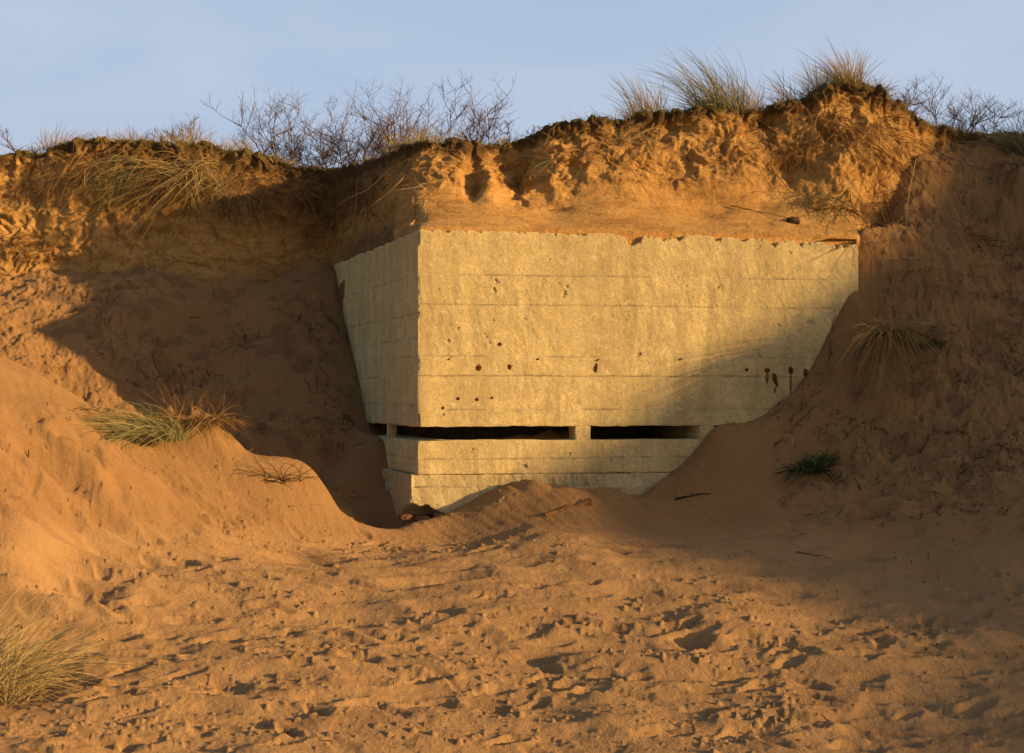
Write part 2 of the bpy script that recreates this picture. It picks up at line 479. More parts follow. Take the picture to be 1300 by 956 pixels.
# the collapsed lips that throw small blue-black shadows in the foreground
for px, py, rx, ry, d in ((95, 735, .28, .3, .14), (820, 750, .4, .16, .05), (390, 715, .3, .12, .06), (120, 760, .3, .2, .06), (840, 845, .5, .2, -.06)):
    x, y = ground_xy(px, py); pit(x, y, rx, ry, d)
for px, py, rx, ry, d in ((75, 598, .24, .14, .17), (98, 582, .16, .1, .13), (60, 640, .3, .12, .06), (150, 625, .2, .1, .06), (28, 560, .25, .1, .06), (120, 655, .25, .12, .08), (290, 640, .2, .08, .04), (215, 660, .3, .1, .05)):
    x, y = ground_xy(px, py); pit(x, y, rx, ry, d)
for i in range(700):
    px = R.uniform(-50, 400); py = R.uniform(540, 680); x, y = ground_xy(px, py)
    if fbm(x * 1.3, y * 2, 4, 63, 3) < .05: continue
    r = .008 + .03 * R.random() ** 3; clod(x, y, r, r * R.uniform(.5, 1.0), R.uniform(0, 3))
# slumped lumps and root holes on the shaded slopes
for i in range(900):
    if i % 2: px, Y = R.uniform(110, 445), R.uniform(15.6, 18.4)
    else: px, Y = R.uniform(1000, 1340), R.uniform(13.6, 17.9)
    x = (px - 650) / F * Y; r = .03 + .11 * R.random() ** 2
    if R.random() < .7: clod(x, Y, r, r * R.uniform(.3, .8), R.uniform(-.4, .4), R.uniform(.3, .7))
    else: pit(x, Y, r * 1.6, r * .8, r * .5)
for px, Y, rx, ry, d in ((395, 16.2, .5, .2, .14), (340, 17.0, .5, .16, .12), (250, 17.2, .5, .14, .1), (430, 16.5, .3, .2, .1), (200, 17.6, .5, .14, .1), (1030, 14.55, .35, .1, .06), (1240, 15.4, .4, .2, .05)):
    pit((px - 650) / F * Y, Y, rx, ry, d, .35)
for i in range(420):
    px = R.uniform(560, 1100) if i % 3 else R.uniform(850, 1100); p = C0 + D0 * t_front(px)
    q = p + N0 * (.02 + .5 * R.random() ** 2); r = .008 + .03 * R.random() ** 3; clod(q[0], q[1], r, r * R.uniform(.5, .9), R.uniform(0, 3))
for i in range(16):
    px = R.uniform(650, 1095); q = C0 + D0 * t_front(px) + N0 * R.uniform(.05, .3); pit(q[0], q[1], R.uniform(.12, .35), R.uniform(.08, .2), R.uniform(-.05, .04), R.uniform(0, 3))
# hummock under the marram on the mound
def hum(x0, y0, rx, ry, h):
    stamp(x0, y0, max(rx, ry) * 2.5, lambda dx, dy, z: z + h * np.exp(-((dx / rx) ** 2 + (dy / ry) ** 2) ** 1.5) * (1 + .3 * fbm(dx * 5, dy * 5, 0, 40, 3)))
hx, hy, _ = W(243, 535, 14.45); hum(hx, hy, .45, .34, .4)
hx, hy, _ = W(1300, 250, 17.2); hum(hx + .25, hy, .6, .5, .55)

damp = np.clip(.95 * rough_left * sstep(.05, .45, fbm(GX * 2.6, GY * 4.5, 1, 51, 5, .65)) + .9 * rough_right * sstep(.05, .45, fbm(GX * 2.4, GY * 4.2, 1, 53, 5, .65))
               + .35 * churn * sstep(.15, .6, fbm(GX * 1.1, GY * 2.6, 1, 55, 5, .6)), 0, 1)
nr, nc = GX.shape
cx = .25 * (GX[:-1, :-1] + GX[1:, :-1] + GX[:-1, 1:] + GX[1:, 1:]); cy = .25 * (GY[:-1, :-1] + GY[1:, :-1] + GY[:-1, 1:] + GY[1:, 1:])
tf = (cx - C0[0]) * D0[0] + (cy - C0[1]) * D0[1]
hole = in_foot(cx, cy, .22) & (tf < 3.35)
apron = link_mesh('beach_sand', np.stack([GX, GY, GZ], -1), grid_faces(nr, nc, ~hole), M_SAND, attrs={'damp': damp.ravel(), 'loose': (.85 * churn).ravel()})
tag(apron, 'trodden orange sand running up to the bunker and its slopes', kind='structure')


def sand_at(px, Y):
    r = min(np.searchsorted(Ys, Y), nr - 1); c = min(np.searchsorted(pxs, px), nc - 1)
    return np.array([GX[r, c], GY[r, c], GZ[r, c]])


def sand_seen(px, py, ylo=5.2, yhi=18.8):
    """nearest point of the sand that shows at photo direction (px,py)"""
    c = min(np.searchsorted(pxs, px), nc - 1)
    s = 500 - GZ[:, c] / Ys * F
    for r in range(np.searchsorted(Ys, ylo), min(np.searchsorted(Ys, yhi), nr)):
        if s[r] <= py: return np.array([GX[r, c], GY[r, c], GZ[r, c]])
    return np.array([GX[r, c], GY[r, c], GZ[r, c]])


# far beach that carries the ground beyond the modelled sheet
a = np.linspace(-1, 1, 41); bx = np.sign(a) * np.abs(a) ** 2 * 500
BX, BY = np.meshgrid(bx, bx); BZ = -3.2 + 0 * BX
tag(link_mesh('beach_ground', np.stack([BX, BY, BZ], -1), grid_faces(41, 41), M_SAND, attrs={'damp': np.zeros(41 * 41)}), kind='structure')

# ------------------------------------------------------------------ TERRAIN 2: the eroded dune cliff
RIM = np.array([(-2200, 190, 20.5), (-700, 190, 20), (-200, 205, 19.5), (0, 200, 19.3), (60, 190, 19.3), (100, 183, 19.3), (140, 178, 19.2), (200, 184, 19.2), (260, 187, 19.2), (300, 190, 19.3), (330, 200, 19.3), (380, 214, 19.5),
                (420, 222, 19.6), (445, 218, 19.2), (480, 204, 18.1), (500, 190, 17.1), (530, 182, 16.8), (560, 184, 16.75), (600, 186, 16.8), (640, 183, 16.9), (665, 178, 17.0), (700, 168, 16.9), (720, 160, 16.8), (780, 152, 16.8),
                (850, 147, 16.85), (900, 142, 16.9), (950, 141, 16.95), (1000, 136, 17.0), (1050, 117, 17.05), (1075, 110, 17.1), (1100, 120, 17.2), (1150, 146, 17.6), (1190, 166, 18.0), (1230, 180, 18.4), (1260, 184, 18.6), (1300, 188, 18.8),
                (1700, 190, 19), (3400, 190, 19)], float)


def rim(px): return np.interp(px, RIM[:, 0], RIM[:, 1]), np.interp(px, RIM[:, 0], RIM[:, 2])


cpx = np.concatenate([np.linspace(-2200, -200, 60)[:-1], np.linspace(-200, -40, 60)[:-1], np.arange(-40, 1340, 1.6), np.linspace(1345, 1700, 60), np.linspace(1710, 3400, 40)])
nC = len(cpx)


def smooth(v, k=9):
    w = np.hanning(k + 2)[1:-1]; w /= w.sum()
    return np.convolve(np.pad(v, k // 2, 'edge'), w, 'valid')


RPY, RY = rim(cpx); RPY = smooth(RPY, 9); RY = smooth(RY, 25)
prof = np.zeros((8, nC, 2))          # rows of (Y, Z) per column
for j, px in enumerate(cpx):
    ry = RY[j]; rz = (500 - RPY[j]) / F * ry
    if px < 430: fy, fz0, fz1 = 18.45 + .5 * min(1, max(0, (px - 330) / 90)), .3, .9; led = .25; lz = .5
    elif px < 530:
        p = C0 + DL * t_left(px); fy = p[1] + .12; fz0, fz1 = 1.35, 1.77; led = .3; lz = .25
    elif px <= 1090:
        p = C0 + D0 * t_front(px); fy = p[1] + .07; fz0, fz1 = 1.45, 1.79; led = .95; lz = .4
    else:
        k = min((px - 1090) / 60, 1); k2 = min(max((px - 1125) / 100, 0), 1); k2 = k2 * k2 * (3 - 2 * k2); fy = 15.9 + .6 * min((px - 1090) / 12, 1) + 1.3 * k2; fz0, fz1 = .4, 1.79 + .9 * k2; led = .75; lz = .3
    led = min(led, max(.15, (ry - fy) * .62))
    footY, footZ = fy + led, fz1 + lz
    dz = rz - footZ
    back = np.clip(ry - footY, .12, 3)
    prof[:, j] = [(fy, fz0), (fy + .01, fz1), (fy + .5 * led, fz1 + .42 * lz), (footY, footZ), (footY + .52 * back, footZ + .45 * dz), (footY + .8 * back, footZ + .82 * dz), (ry, rz), (ry + .5, rz + .02)]
# blend the joins between the stretches
cor = np.exp(-((cpx - 532) / 42) ** 2)
for k in range(2, 8):
    for c in range(2): prof[k, :, c] = smooth(prof[k, :, c], 71) * cor + prof[k, :, c] * (1 - cor)
wide = sstep(505, 470, cpx)
for k in range(3, 8):
    for c in range(2): prof[k, :, c] = smooth(prof[k, :, c], 31)
foot_wob = .13 * fbm(cpx * .011, 0, 5, 451, 2, .5)
for k in range(8):
    for c in range(2):
        prof[k, :, c] = smooth(prof[k, :, c], 7) * (1 - wide) + smooth(prof[k, :, c], 41) * wide
for k in (2, 3):
    prof[k, :, 1] += foot_wob * (.4 if k == 2 else 1); prof[k, :, 0] += foot_wob * .3
rows = []; sv = []
segs = [(0, 1, 14), (1, 2, 20), (2, 3, 24), (3, 4, 62), (4, 5, 60), (5, 6, 46), (6, 7, 20)]
for a0, a1, n in segs:
    for i in range(n):
        t = i / n; rows.append((1 - t) * prof[a0] + t * prof[a1]); sv.append(a0 + t)
for k, dy in enumerate((.5, .8, 1.2, 1.8, 2.6, 4, 7, 12, 22, 45)):
    q = prof[6].copy(); q[:, 0] += dy; q[:, 1] += .02 - .008 * dy; rows.append(q); sv.append(7 + k * .5)
rows = np.array(rows); sv = np.array(sv)
KY = rows[:, :, 0]; KZ = rows[:, :, 1]; KX = (cpx[None, :] - 650) / F * KY
SV = np.broadcast_to(sv[:, None], KY.shape); KPX = np.broadcast_to(cpx[None, :], KY.shape)
# slope normal of the smooth sheet, in the vertical plane of sight
gy = np.gradient(KY, axis=0); gz = np.gradient(KZ, axis=0); gl = np.sqrt(gy ** 2 + gz ** 2) + 1e-6
ny, nz = -gz / gl, gy / gl
face = np.where(KPX > 1094, sstep(.1, 1.2, SV), sstep(2.3, 4.1, SV)); face = np.where(KPX < 526, sstep(.9, 1.9, SV), face)
face = face * sstep(7.0, 5.9, SV)
ledge = sstep(1.0, 1.3, SV) * sstep(3.2, 2.8, SV)
lip = sstep(4.9, 5.7, SV) * sstep(7.2, 6.2, SV)
qx = KX + .16 * fbm(KX * 2, KY * 2, KZ * 2, 99, 3); qz = KZ + .12 * fbm(KX * 2.6, KY * 2, KZ * 2.6, 98, 3)
big = fbm(KX * .75, KY * .75, KZ * .5, 101, 4)
butt = ridged(KX * 1.25, KY * .6, KZ * .35, 109, 3)
mid = .6 * fbm(qx * 3, KY * 3, qz * 2.6, 103, 6, .6) + .5 * ridged(qx * 3.4, KY * 3, qz * 3.8, 104, 5)
strat = fbm(KX * .9, KY * .9, qz * 8, 105, 5, .6); strat = strat + .7 * np.tanh(4 * fbm(KX * .7, KY * .7, qz * 5, 106, 3))
fine = fbm(qx * 15, KY * 15, qz * 17, 107, 5, .68)
lumps = np.maximum(0, ridged(KX * 5, KY * 5, KZ * 5, 113, 3))
late = np.where((KPX < 526) | (KPX > 1094), 1.0, sstep(3.05, 4.0, SV))
d = face * (.15 * big + .05 * butt + (.012 + .045 * late) * mid + .034 * strat * late + .021 * fine * late - .06 * late * sstep(.35, .75, ridged(qx * 1.9, KY * 1.5, qz * 1.5, 171, 4)) + .02 * lumps * sstep(3.3, 4.0, SV)) + ledge * (.035 * big + .012 * mid + .003 * fine) + sstep(5.25, 5.75, SV) * sstep(6.25, 5.95, SV) * .07 + lip * (.07 * mid + .05 * np.abs(big) + .02 * fine)
# lowest spill over the concrete edge
spill = sstep(0, 1.0, SV) * sstep(1.6, 1.0, SV)
d = d + spill * (.015 * mid + .008 * fine)
# hollow and buttress above the left end of the roof
def bite(px0, sw, s0, ss, amt): return amt * np.exp(-((KPX - px0) / sw) ** 2 - ((SV - s0) / ss) ** 2)
nb = 1 + .9 * fbm(KX * 3, KY * 3, KZ * 3, 181, 4, .6)
d0 = d
d = 0 * d - bite(655, 28, 4.3, 1.1, .38) + bite(622, 11, 3.6, .7, .26) + bite(705, 30, 4.6, 1.2, .22) - bite(600, 10, 3.8, .9, .16) - bite(965, 22, 5.3, .5, .2) - bite(410, 45, 4.0, 1.1, .12) - bite(470, 25, 3.8, 1.2, .2)
d = d - bite(1000, 40, 3.7, .5, .12) + bite(1060, 50, 4.2, 1.2, .16)  - bite(745, 14, 5.2, .6, .08)
d = d0 + d * nb
KY2 = KY + ny * d; KZ2 = KZ + nz * d * .55
KX2 = KX + face * .05 * fbm(KX * 3.3, KY * 3.3, KZ * 3.3, 121, 3)
top = sstep(5.4, 6.0, SV)
KZ2 = KZ2 + top * (.035 * fbm(KX * 2.2, KY * 2.2, 0, 131, 4) + .015 * fbm(KX * 11, KY * 11, 0, 133, 3))
depth = (prof[6][:, 1][None, :] - KZ2)
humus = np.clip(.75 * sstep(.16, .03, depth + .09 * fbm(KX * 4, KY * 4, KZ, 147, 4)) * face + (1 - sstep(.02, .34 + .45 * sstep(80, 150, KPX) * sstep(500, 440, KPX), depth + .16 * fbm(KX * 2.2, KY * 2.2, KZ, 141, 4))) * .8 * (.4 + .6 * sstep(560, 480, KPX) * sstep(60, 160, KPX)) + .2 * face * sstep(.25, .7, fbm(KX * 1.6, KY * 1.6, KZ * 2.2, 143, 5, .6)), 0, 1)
turf = sstep(5.75, 6.0, SV) * sstep(.12, .02, depth)
nrk, nck = KX.shape
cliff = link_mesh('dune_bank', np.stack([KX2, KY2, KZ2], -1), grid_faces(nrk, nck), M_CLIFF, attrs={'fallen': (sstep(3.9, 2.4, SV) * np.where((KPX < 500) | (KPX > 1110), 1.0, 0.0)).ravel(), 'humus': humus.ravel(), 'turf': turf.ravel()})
tag(cliff, 'eroded sandy dune cliff above and beside the bunker', kind='structure')
KPYs = 500 - KZ2 / KY2 * F


def cliff_seen(px, py):
    c = min(np.searchsorted(cpx, px), nck - 1); col = KPYs[:, c]
    for r in range(12, nrk):
        if col[r] <= py: return np.array([KX2[r, c], KY2[r, c], KZ2[r, c]])
    r = int(np.argmin(col)); return np.array([KX2[r, c], KY2[r, c], KZ2[r, c]])


def rim_pt(px, back=.1):
    c = min(np.searchsorted(cpx, px), nck - 1); r0 = int(np.searchsorted(sv, 6.0))
    r = r0
    while r < nrk - 1 and KY2[r, c] < RY[c] + back: r += 1
    return np.array([(px - 650) / F * KY2[r, c], KY2[r, c], KZ2[r, c]])


# ------------------------------------------------------------------ TERRAIN 3: the dune spur off to the right whose shadow falls across the scene
az, el = rad(SUN_AZ), rad(SUN_EL)
UH = np.array([math.cos(az), math.sin(az)]); WH = np.array([math.sin(az), -math.cos(az)]); TE = math.tan(el)
_sp = [(1190, 168, 18.2), (1145, 280, 16.6), (1095, 338, 15.85), (1030, 376, 15.75), (960, 424, 15.66), (840, 500, 15.45), (740, 580, 15.25), (700, 648, 14.5), (950, 745, 11.9), (1200, 800, 10.4)]
SIL = []
for q in _sp:                                                        # crest line of the spur as the sun sees it
    X, Y, Z = W(*q); SIL.append((X * UH[0] + Y * UH[1], Z - (X * WH[0] + Y * WH[1]) * TE))
SIL = np.array(sorted(SIL)); SIL = np.concatenate([[(-14, -2.6), (3, -2.3), (SIL[0, 0] - 2.5, SIL[0, 1] - .35)], SIL, [(SIL[-1, 0] + 1.2, SIL[-1, 1] + .35), (24, 4.7), (40, 4.6)]])
WR = 44.0
us = np.linspace(-14, 40, 420); ws = np.linspace(WR - 9, WR + 22, 120)
U, WW = np.meshgrid(us, ws)
H = np.interp(U, SIL[:, 0], SIL[:, 1]) + WR * TE
H = H + .07 * fbm(U * 1.1, WW * .4, 0, 201, 4)
x_ = (WW - WR); sh = np.where(x_ < 0, np.exp(-(x_ / 4.2) ** 2), np.exp(-(x_ / 12) ** 2))
HZ = -2.9 + (H + 2.9) * sh
PX_ = U * UH[0] + WW * WH[0]; PY_ = U * UH[1] + WW * WH[1]
tag(link_mesh('dune_spur', np.stack([PX_, PY_, HZ], -1), grid_faces(120, 420), M_SAND, attrs={'damp': np.zeros(U.size)}), kind='structure')

# ------------------------------------------------------------------ BUNKER
bk = empty('bunker', (C0[0] + D0[0] * 2.5, C0[1] + D0[1] * 2.5, -1.3))
tag(bk, 'low concrete wartime bunker with a long observation slit, half buried in the dune', 'bunker')
BO = np.array(bk.location)


def part(name, V, faces, mat, parent=bk, smooth=True, attrs=None, base=BO):
    V = np.asarray(V, float).reshape(-1, 3) - base
    return link_mesh(name, V, faces, mat, parent, smooth, attrs)


def conc_disp(t, z, seed, lines, vlines=(), k=1.0):
    dd = .006 * fbm(t * 1.1, z * 1.1, seed, 301, 3)
    dd = dd + .0045 * fbm(t * 9, z * 6 + t * 3, seed, 303, 5, .62) * (.4 + sstep(-.2, .5, fbm(t * .9, z * .9, seed, 304, 2)))
    dd = dd + .0045 * np.maximum(0, ridged(t * 9 + .6 * z, z * 4.2 + t, seed, 305, 4)) * sstep(-.3, .5, fbm(t * 1.2, z * 1.2, seed, 306, 2))
    jj = np.zeros_like(t)
    for i, (z0, dep) in enumerate(lines):
        zz = z0 + .009 * fbm(t * 2.2, 0, i, 311, 5, .6); pres = sstep(-.55, .1, fbm(t * 1.3, i * 7.0, seed, 313, 3)) * (.45 + .55 * sstep(-.3, .4, fbm(t * 9, i * 3.0, seed, 314, 3)))
        g = np.exp(-((z - zz) / (.006 + .004 * vnoise(t * 5, 0, i, 316))) ** 2) * pres; dd = dd - dep * .85 * g; jj = np.maximum(jj, np.minimum(1, g * 1.3))
        dd = dd + .004 * (1 if i % 2 else -1.4) * sstep(zz - .004, zz + .004, z)
    for i, (t0, dep, za, zb) in enumerate(vlines):
        g = np.exp(-((t - t0 - .004 * fbm(z * 2, 0, i, 315, 2)) / .007) ** 2) * sstep(za - .02, za, z) * sstep(zb + .02, zb, z); dd = dd - dep * g; jj = np.maximum(jj, g * .65)
    ch = fbm(t * 5, z * 5, seed, 317, 4, .6)
    dd = dd - .016 * sstep(.8, .95, ch)                                  # spalled pits
    jj = np.maximum(jj, .35 * sstep(.8, .95, ch))
    return dd * k, jj


def wall(A, d, n, L, z0, z1, step, seed, lines, vlines=(), jag=None, botjag=None, k=1.0, corner0=True, corner1=True, inset=.35):
    """one face as a fine grid with returns at the top and underside"""
    nx = max(3, int(L / step)); nz_ = max(3, int((z1 - z0) / step))
    t = np.linspace(0, L, nx); s = np.linspace(0, 1, nz_)
    T, Sg = np.meshgrid(t, s)
    zt = z1 + (jag(t) if jag is not None else 0 * t); zb = z0 + (botjag(t) if botjag is not None else 0 * t)
    Z = zb[None, :] + (zt - zb)[None, :] * Sg
    dd, jj = conc_disp(T, Z, seed, lines, vlines, k)
    edge = np.minimum(1, np.minimum((Z - zb[None, :]), (zt[None, :] - Z)) / .025)
    e0 = np.clip(T / .03, 0, 1) if corner0 else 1.0; e1 = np.clip((L - T) / .03, 0, 1) if corner1 else 1.0
    dd = dd * e0 * e1 - .008 * (1 - edge) ** 2 * (.6 + .8 * vnoise(T * 9, Z * 9, seed, 5))
    chip = np.maximum(0, fbm(Z * 4.5, 0, 9.0, 331, 4, .6) - .12) * .018      # shared chipping of the vertical arris
    dd = dd - chip * ((1 - e0) + (1 - e1)) - .006 * ((1 - e0) + (1 - e1))
    # arris chips also move along the face so both sides meet
    along = (chip + .006) * (1 - e0) - (chip + .006) * (1 - e1)
    X = A[0] + d[0] * (T + along) + n[0] * dd; Y = A[1] + d[1] * (T + along) + n[1] * dd
    top = np.stack([X[-1] - n[0] * inset, Y[-1] - n[1] * inset, Z[-1]], -1); bot = np.stack([X[0] - n[0] * inset, Y[0] - n[1] * inset, Z[0] + .001], -1)
    V = np.concatenate([bot[None], np.stack([X, Y, Z], -1), top[None]], 0)
    J = np.concatenate([jj[:1] * 0, jj, jj[:1] * 0], 0)
    return V.reshape(-1, 3), grid_faces(nz_ + 2, nx), J.ravel()


def joinp(lst):
    V = []; Q = []; J = []; n = 0
    for v, q, j in lst: V.append(v); Q.append(q + n); J.append(j); n += len(v)
    return np.concatenate(V), np.concatenate(Q), np.concatenate(J)


def jag_top(t):
    n = fbm(t * 3.1, 0, 2, 341, 5, .6); n2 = fbm(t * 14, 0, 3, 343, 3, .6)
    return -(.012 + .035 * np.maximum(0, n2) + sstep(.8, 1.6, t) * (.05 * np.maximum(0, n + .15) + .03 * np.maximum(0, n2)) + .1 * np.exp(-((t - 2.36) / .1) ** 2) + .06 * np.exp(-((t - 4.0) / .06) ** 2) + .045 * sstep(3.0, 4.6, t))


def jag_small(t): return -.006 + .008 * fbm(t * 7, 0, 4, 345, 3)


FL = [(1.277, .012), (.96, .003), (.403, .010), (.193, .009), (-.17, .005)]
LL = [(1.277, .012), (.86, .008), (.60, .006), (.403, .010), (.193, .009), (-.12, .008)]
VLs = [(.62, .009, .86, 1.75), (1.5, .009, .6, 1.75), (2.3, .009, .86, 1.75), (.95, .007, .193, .6), (1.2, .008, -.34, .193)]
bl = joinp([
    wall(C0, D0, N0, 5.0, ZB, ZT, .0085, 1, FL, (), jag_top, jag_small),
    wall(C0, DL, NL, 5.0, ZB, ZT, .016, 2, LL, VLs, lambda t: -.02 + .02 * fbm(t * 4, 0, 8, 347, 3), jag_small),
    wall(C1, DL, -NL, 5.0, ZB, ZT, .06, 3, FL, (), lambda t: 0 * t - .02, None),
    wall(C3, D0, -N0, 5.0, ZB, ZT, .06, 4, FL, (), lambda t: 0 * t - .02, None)])
ub = part('upper_block', bl[0], bl[1], M_CONC, attrs={'joint': bl[2]})


def quad_box(P, z0, z1, n=1):
    """prism over plan polygon P"""
    P = [np.asarray(p) for p in P]; m = len(P)
    V = [(p[0], p[1], z0) for p in P] + [(p[0], p[1], z1) for p in P]
    Fc = [tuple(range(m))[::-1], tuple(range(m, 2 * m))] + [(i, (i + 1) % m, m + (i + 1) % m, m + i) for i in range(m)]
    return V, Fc


def inset_plan(m):
    c = lambda C, a, b: C + D0 * a / math.sin(rad(99)) + DL * b / math.sin(rad(99))
    return [c(C0, m, m), c(C1, -m, m), c(C2, -m, -m), c(C3, m, -m)]


V, Fc = quad_box(inset_plan(.3), ZB + .004, ZB + .3); part('chamber_ceiling', V, Fc, M_CONC, smooth=False)
V, Fc = quad_box(inset_plan(.1), -1.75, -1.5); part('chamber_floor', V, Fc, M_CONC, smooth=False)
V, Fc = quad_box([C3 + D0 * .1 - DL * .45, C2 - D0 * .1 - DL * .45, C2 - D0 * .1 - DL * .06, C3 + D0 * .1 - DL * .06], -1.5, ZB + .002); part('rear_wall', V, Fc, M_CONC, smooth=False)
V, Fc = quad_box([C1 - D0 * .45 + DL * .5, C1 - D0 * .06 + DL * .5, C2 - D0 * .06 - DL * .46, C2 - D0 * .45 - DL * .46], -1.5, ZB + .002); part('side_wall', V, Fc, M_CONC, smooth=False)

lw = joinp([
    wall(C0 - N0 * .0, D0, N0, 5.0, ZF + .004, ZS, .009, 11, [(-.7, .003)], (), lambda t: .004 * fbm(t * 6, 0, 1, 351, 3), None, 1.3, inset=.4),
    wall(C0, DL, NL, 4.9, ZF + .004, ZS, .014, 12, [(-.7, .003)], ((1.1, .01, -1, 0),), lambda t: .004 * fbm(t * 6, 0, 2, 351, 3), None, 1.2, inset=.4)])
part('sill_wall', lw[0], lw[1], M_CONC, attrs={'joint': lw[2]})


def foot_bot(t): return .05 * fbm(t * 3.0, 0, 3, 361, 4, .6) + .2 * sstep(.8, 0, t) - .02 + .03 * vnoise(t * 9, 0, 5, 2)


CF = C0 - D0 * .07 + N0 * .012
fw = joinp([
    wall(CF, D0, N0, 4.9, -1.36, ZF, .009, 21, [(-1.0, .006)], (), lambda t: -.004 + .006 * fbm(t * 5, 0, 1, 363, 3), foot_bot, 4.0, inset=.45),
    wall(CF, DL, NL, 4.8, -1.36, ZF, .014, 22, [], (), lambda t: -.004 + .01 * fbm(t * 5, 0, 2, 363, 3), foot_bot, 4.0, inset=.45)])
part('footing', fw[0], fw[1], M_CONC_BASE, attrs={'joint': fw[2]})
# inner faces that close the chamber below the sill
for P in ([C0 + D0 * .3 + DL * .36, C1 - D0 * .46 + DL * .36, C1 - D0 * .46 + DL * .41, C0 + D0 * .3 + DL * .41], [C0 + D0 * .38 + DL * .42, C0 + D0 * .42 + DL * .42, C3 + D0 * .42 - DL * .46, C3 + D0 * .38 - DL * .46]):
    V, Fc = quad_box(P, -1.5, ZS - .006); part('chamber_lining', V, Fc, M_CONC, smooth=False)


def pillar(A, d, n, t0, t1, depth, seed, off=.012):
    """a rough concrete pier standing in the slit"""
    z0, z1 = ZS - .004, ZB + .012
    per = []; L = t1 - t0; k = 8; kd = 10
    for i in range(k): per.append((t0 + L * i / k, off))
    for i in range(kd): per.append((t1, off + depth * i / kd))
    for i in range(k): per.append((t1 - L * i / k, off + depth))
    for i in range(kd): per.append((t0, off + depth - depth * i / kd))
    per = np.array(per); m = len(per); nzz = 9
    V = []
    for j in range(nzz):
        z = z0 + (z1 - z0) * j / (nzz - 1)
        w = .006 * fbm(per[:, 0] * 20, per[:, 1] * 20, z * 20, seed, 3)
        V.append(np.stack([A[0] + d[0] * (per[:, 0] + w) - n[0] * (per[:, 1] + w), A[1] + d[1] * (per[:, 0] + w) - n[1] * (per[:, 1] + w), 0 * w + z], -1))
    V = np.concatenate(V)
    Fq = []
    for j in range(nzz - 1):
        for i in range(m): Fq.append((j * m + i, j * m + (i + 1) % m, (j + 1) * m + (i + 1) % m, (j + 1) * m + i))
    return part('slit_pillar', V, np.array(Fq), M_CONC, smooth=False, attrs={'joint': np.zeros(len(V))})


pillar(C0, D0, N0, t_front(731), t_front(750), .34, 1)
pillar(C0, D0, N0, t_front(889), t_front(907), 1.6, 2)
pillar(C0, D0, N0, t_front(1010), t_front(1030), .34, 3)
pillar(C0, DL, NL, 1.30, 1.40, .09, 4)
pillar(C0, DL, NL, 2.7, 2.9, .3, 5)

# rusted fixings left in the face
def blob(c, n, rx, rz, dep, seed, a=0.0):
    """an irregular low crust on the wall"""
    nr_, na = 5, 18; V = []; d3 = np.array([D0[0], D0[1], 0]); n3 = np.array([n[0], n[1], 0]); up = np.array([0, 0, 1.])
    V.append(c + n3 * dep)
    for i in range(1, nr_ + 1):
        f = i / nr_
        for j in range(na):
            th = 2 * math.pi * j / na; w = 1 + .38 * float(vnoise(math.cos(th) * 1.6 + seed, math.sin(th) * 1.6, seed * .7, 5))
            u, v = math.cos(th) * rx * f * w, math.sin(th) * rz * f * w
            u, v = u * math.cos(a) - v * math.sin(a), u * math.sin(a) + v * math.cos(a)
            V.append(c + d3 * u + up * v + n3 * (dep * (1 - f ** 2) - .009 * f ** 4 + .003 * float(vnoise(u * 90, v * 90, seed, 3))))
    Fq = [(0, 1 + j, 1 + (j + 1) % na) for j in range(na)]
    for i in range(nr_ - 1):
        for j in range(na):
            p = 1 + i * na; Fq.append((p + j, p + na + j, p + na + (j + 1) % na, p + (j + 1) % na))
    return V, Fq


for i, (px, py, rx, rz, a, run) in enumerate([(608, 467, .036, .038, 0, 0), (647, 466, .03, .036, .1, 0), (683, 456, .022, .012, .2, 0), (757, 467, .019, .05, -.1, 0), (759, 457, .024, .008, .6, 0), (582, 506, .017, .02, 0, 0),
                                             (606, 507, .017, .02, 0, 0), (625, 505, .013, .014, 0, 0), (563, 518, .015, .018, 0, 0), (564, 526, .008, .018, 0, 0), (635, 437, .02, .02, 0, 0), (570, 456, .02, .01, .6, 0),
                                             (948, 469, .018, .02, 0, 0), (974, 470, .034, .028, .2, .12), (984, 482, .026, .085, .28, .07), (1004, 470, .03, .05, 0, .22), (1023, 473, .032, .05, 0, .12), (864, 456, .03, .012, .3, 0)]):
    c = front_pt(px, py, .004)
    V, Fq = blob(c, N0, rx, rz, .013, i * 3.7, a)
    b = part('rusty_fixing', V, Fq, M_RUST)
    if run:
        V, Fq = blob(c + np.array([0, 0, -rz - run * .45]), N0, rx * .55, run * .6, .0075, i * 5.1 + 2)
        link_mesh('rust_streak', np.asarray(V) - BO, Fq, M_RUSTRUN, b).location = (0, 0, 0)

# sand that has blown in behind the slit
t = np.linspace(.25, 1.95, 90); q = np.linspace(.1, 1.6, 50); T, Q = np.meshgrid(t, q)
Zd = -.56 + .12 * sstep(.5, 1.7, T) * sstep(.1, .6, Q) * (1 + .4 * fbm(T * 5, Q * 5, 0, 401, 4)) - .9 * sstep(.9, 1.6, Q) - .25 * sstep(1.8, 1.95, T)
inner = np.stack([C0[0] + D0[0] * T - N0[0] * Q, C0[1] + D0[1] * T - N0[1] * Q, Zd], -1)
tag(link_mesh('sand_drift', inner, grid_faces(50, 90), M_SAND, attrs={'damp': np.zeros(T.size)}), kind='structure')


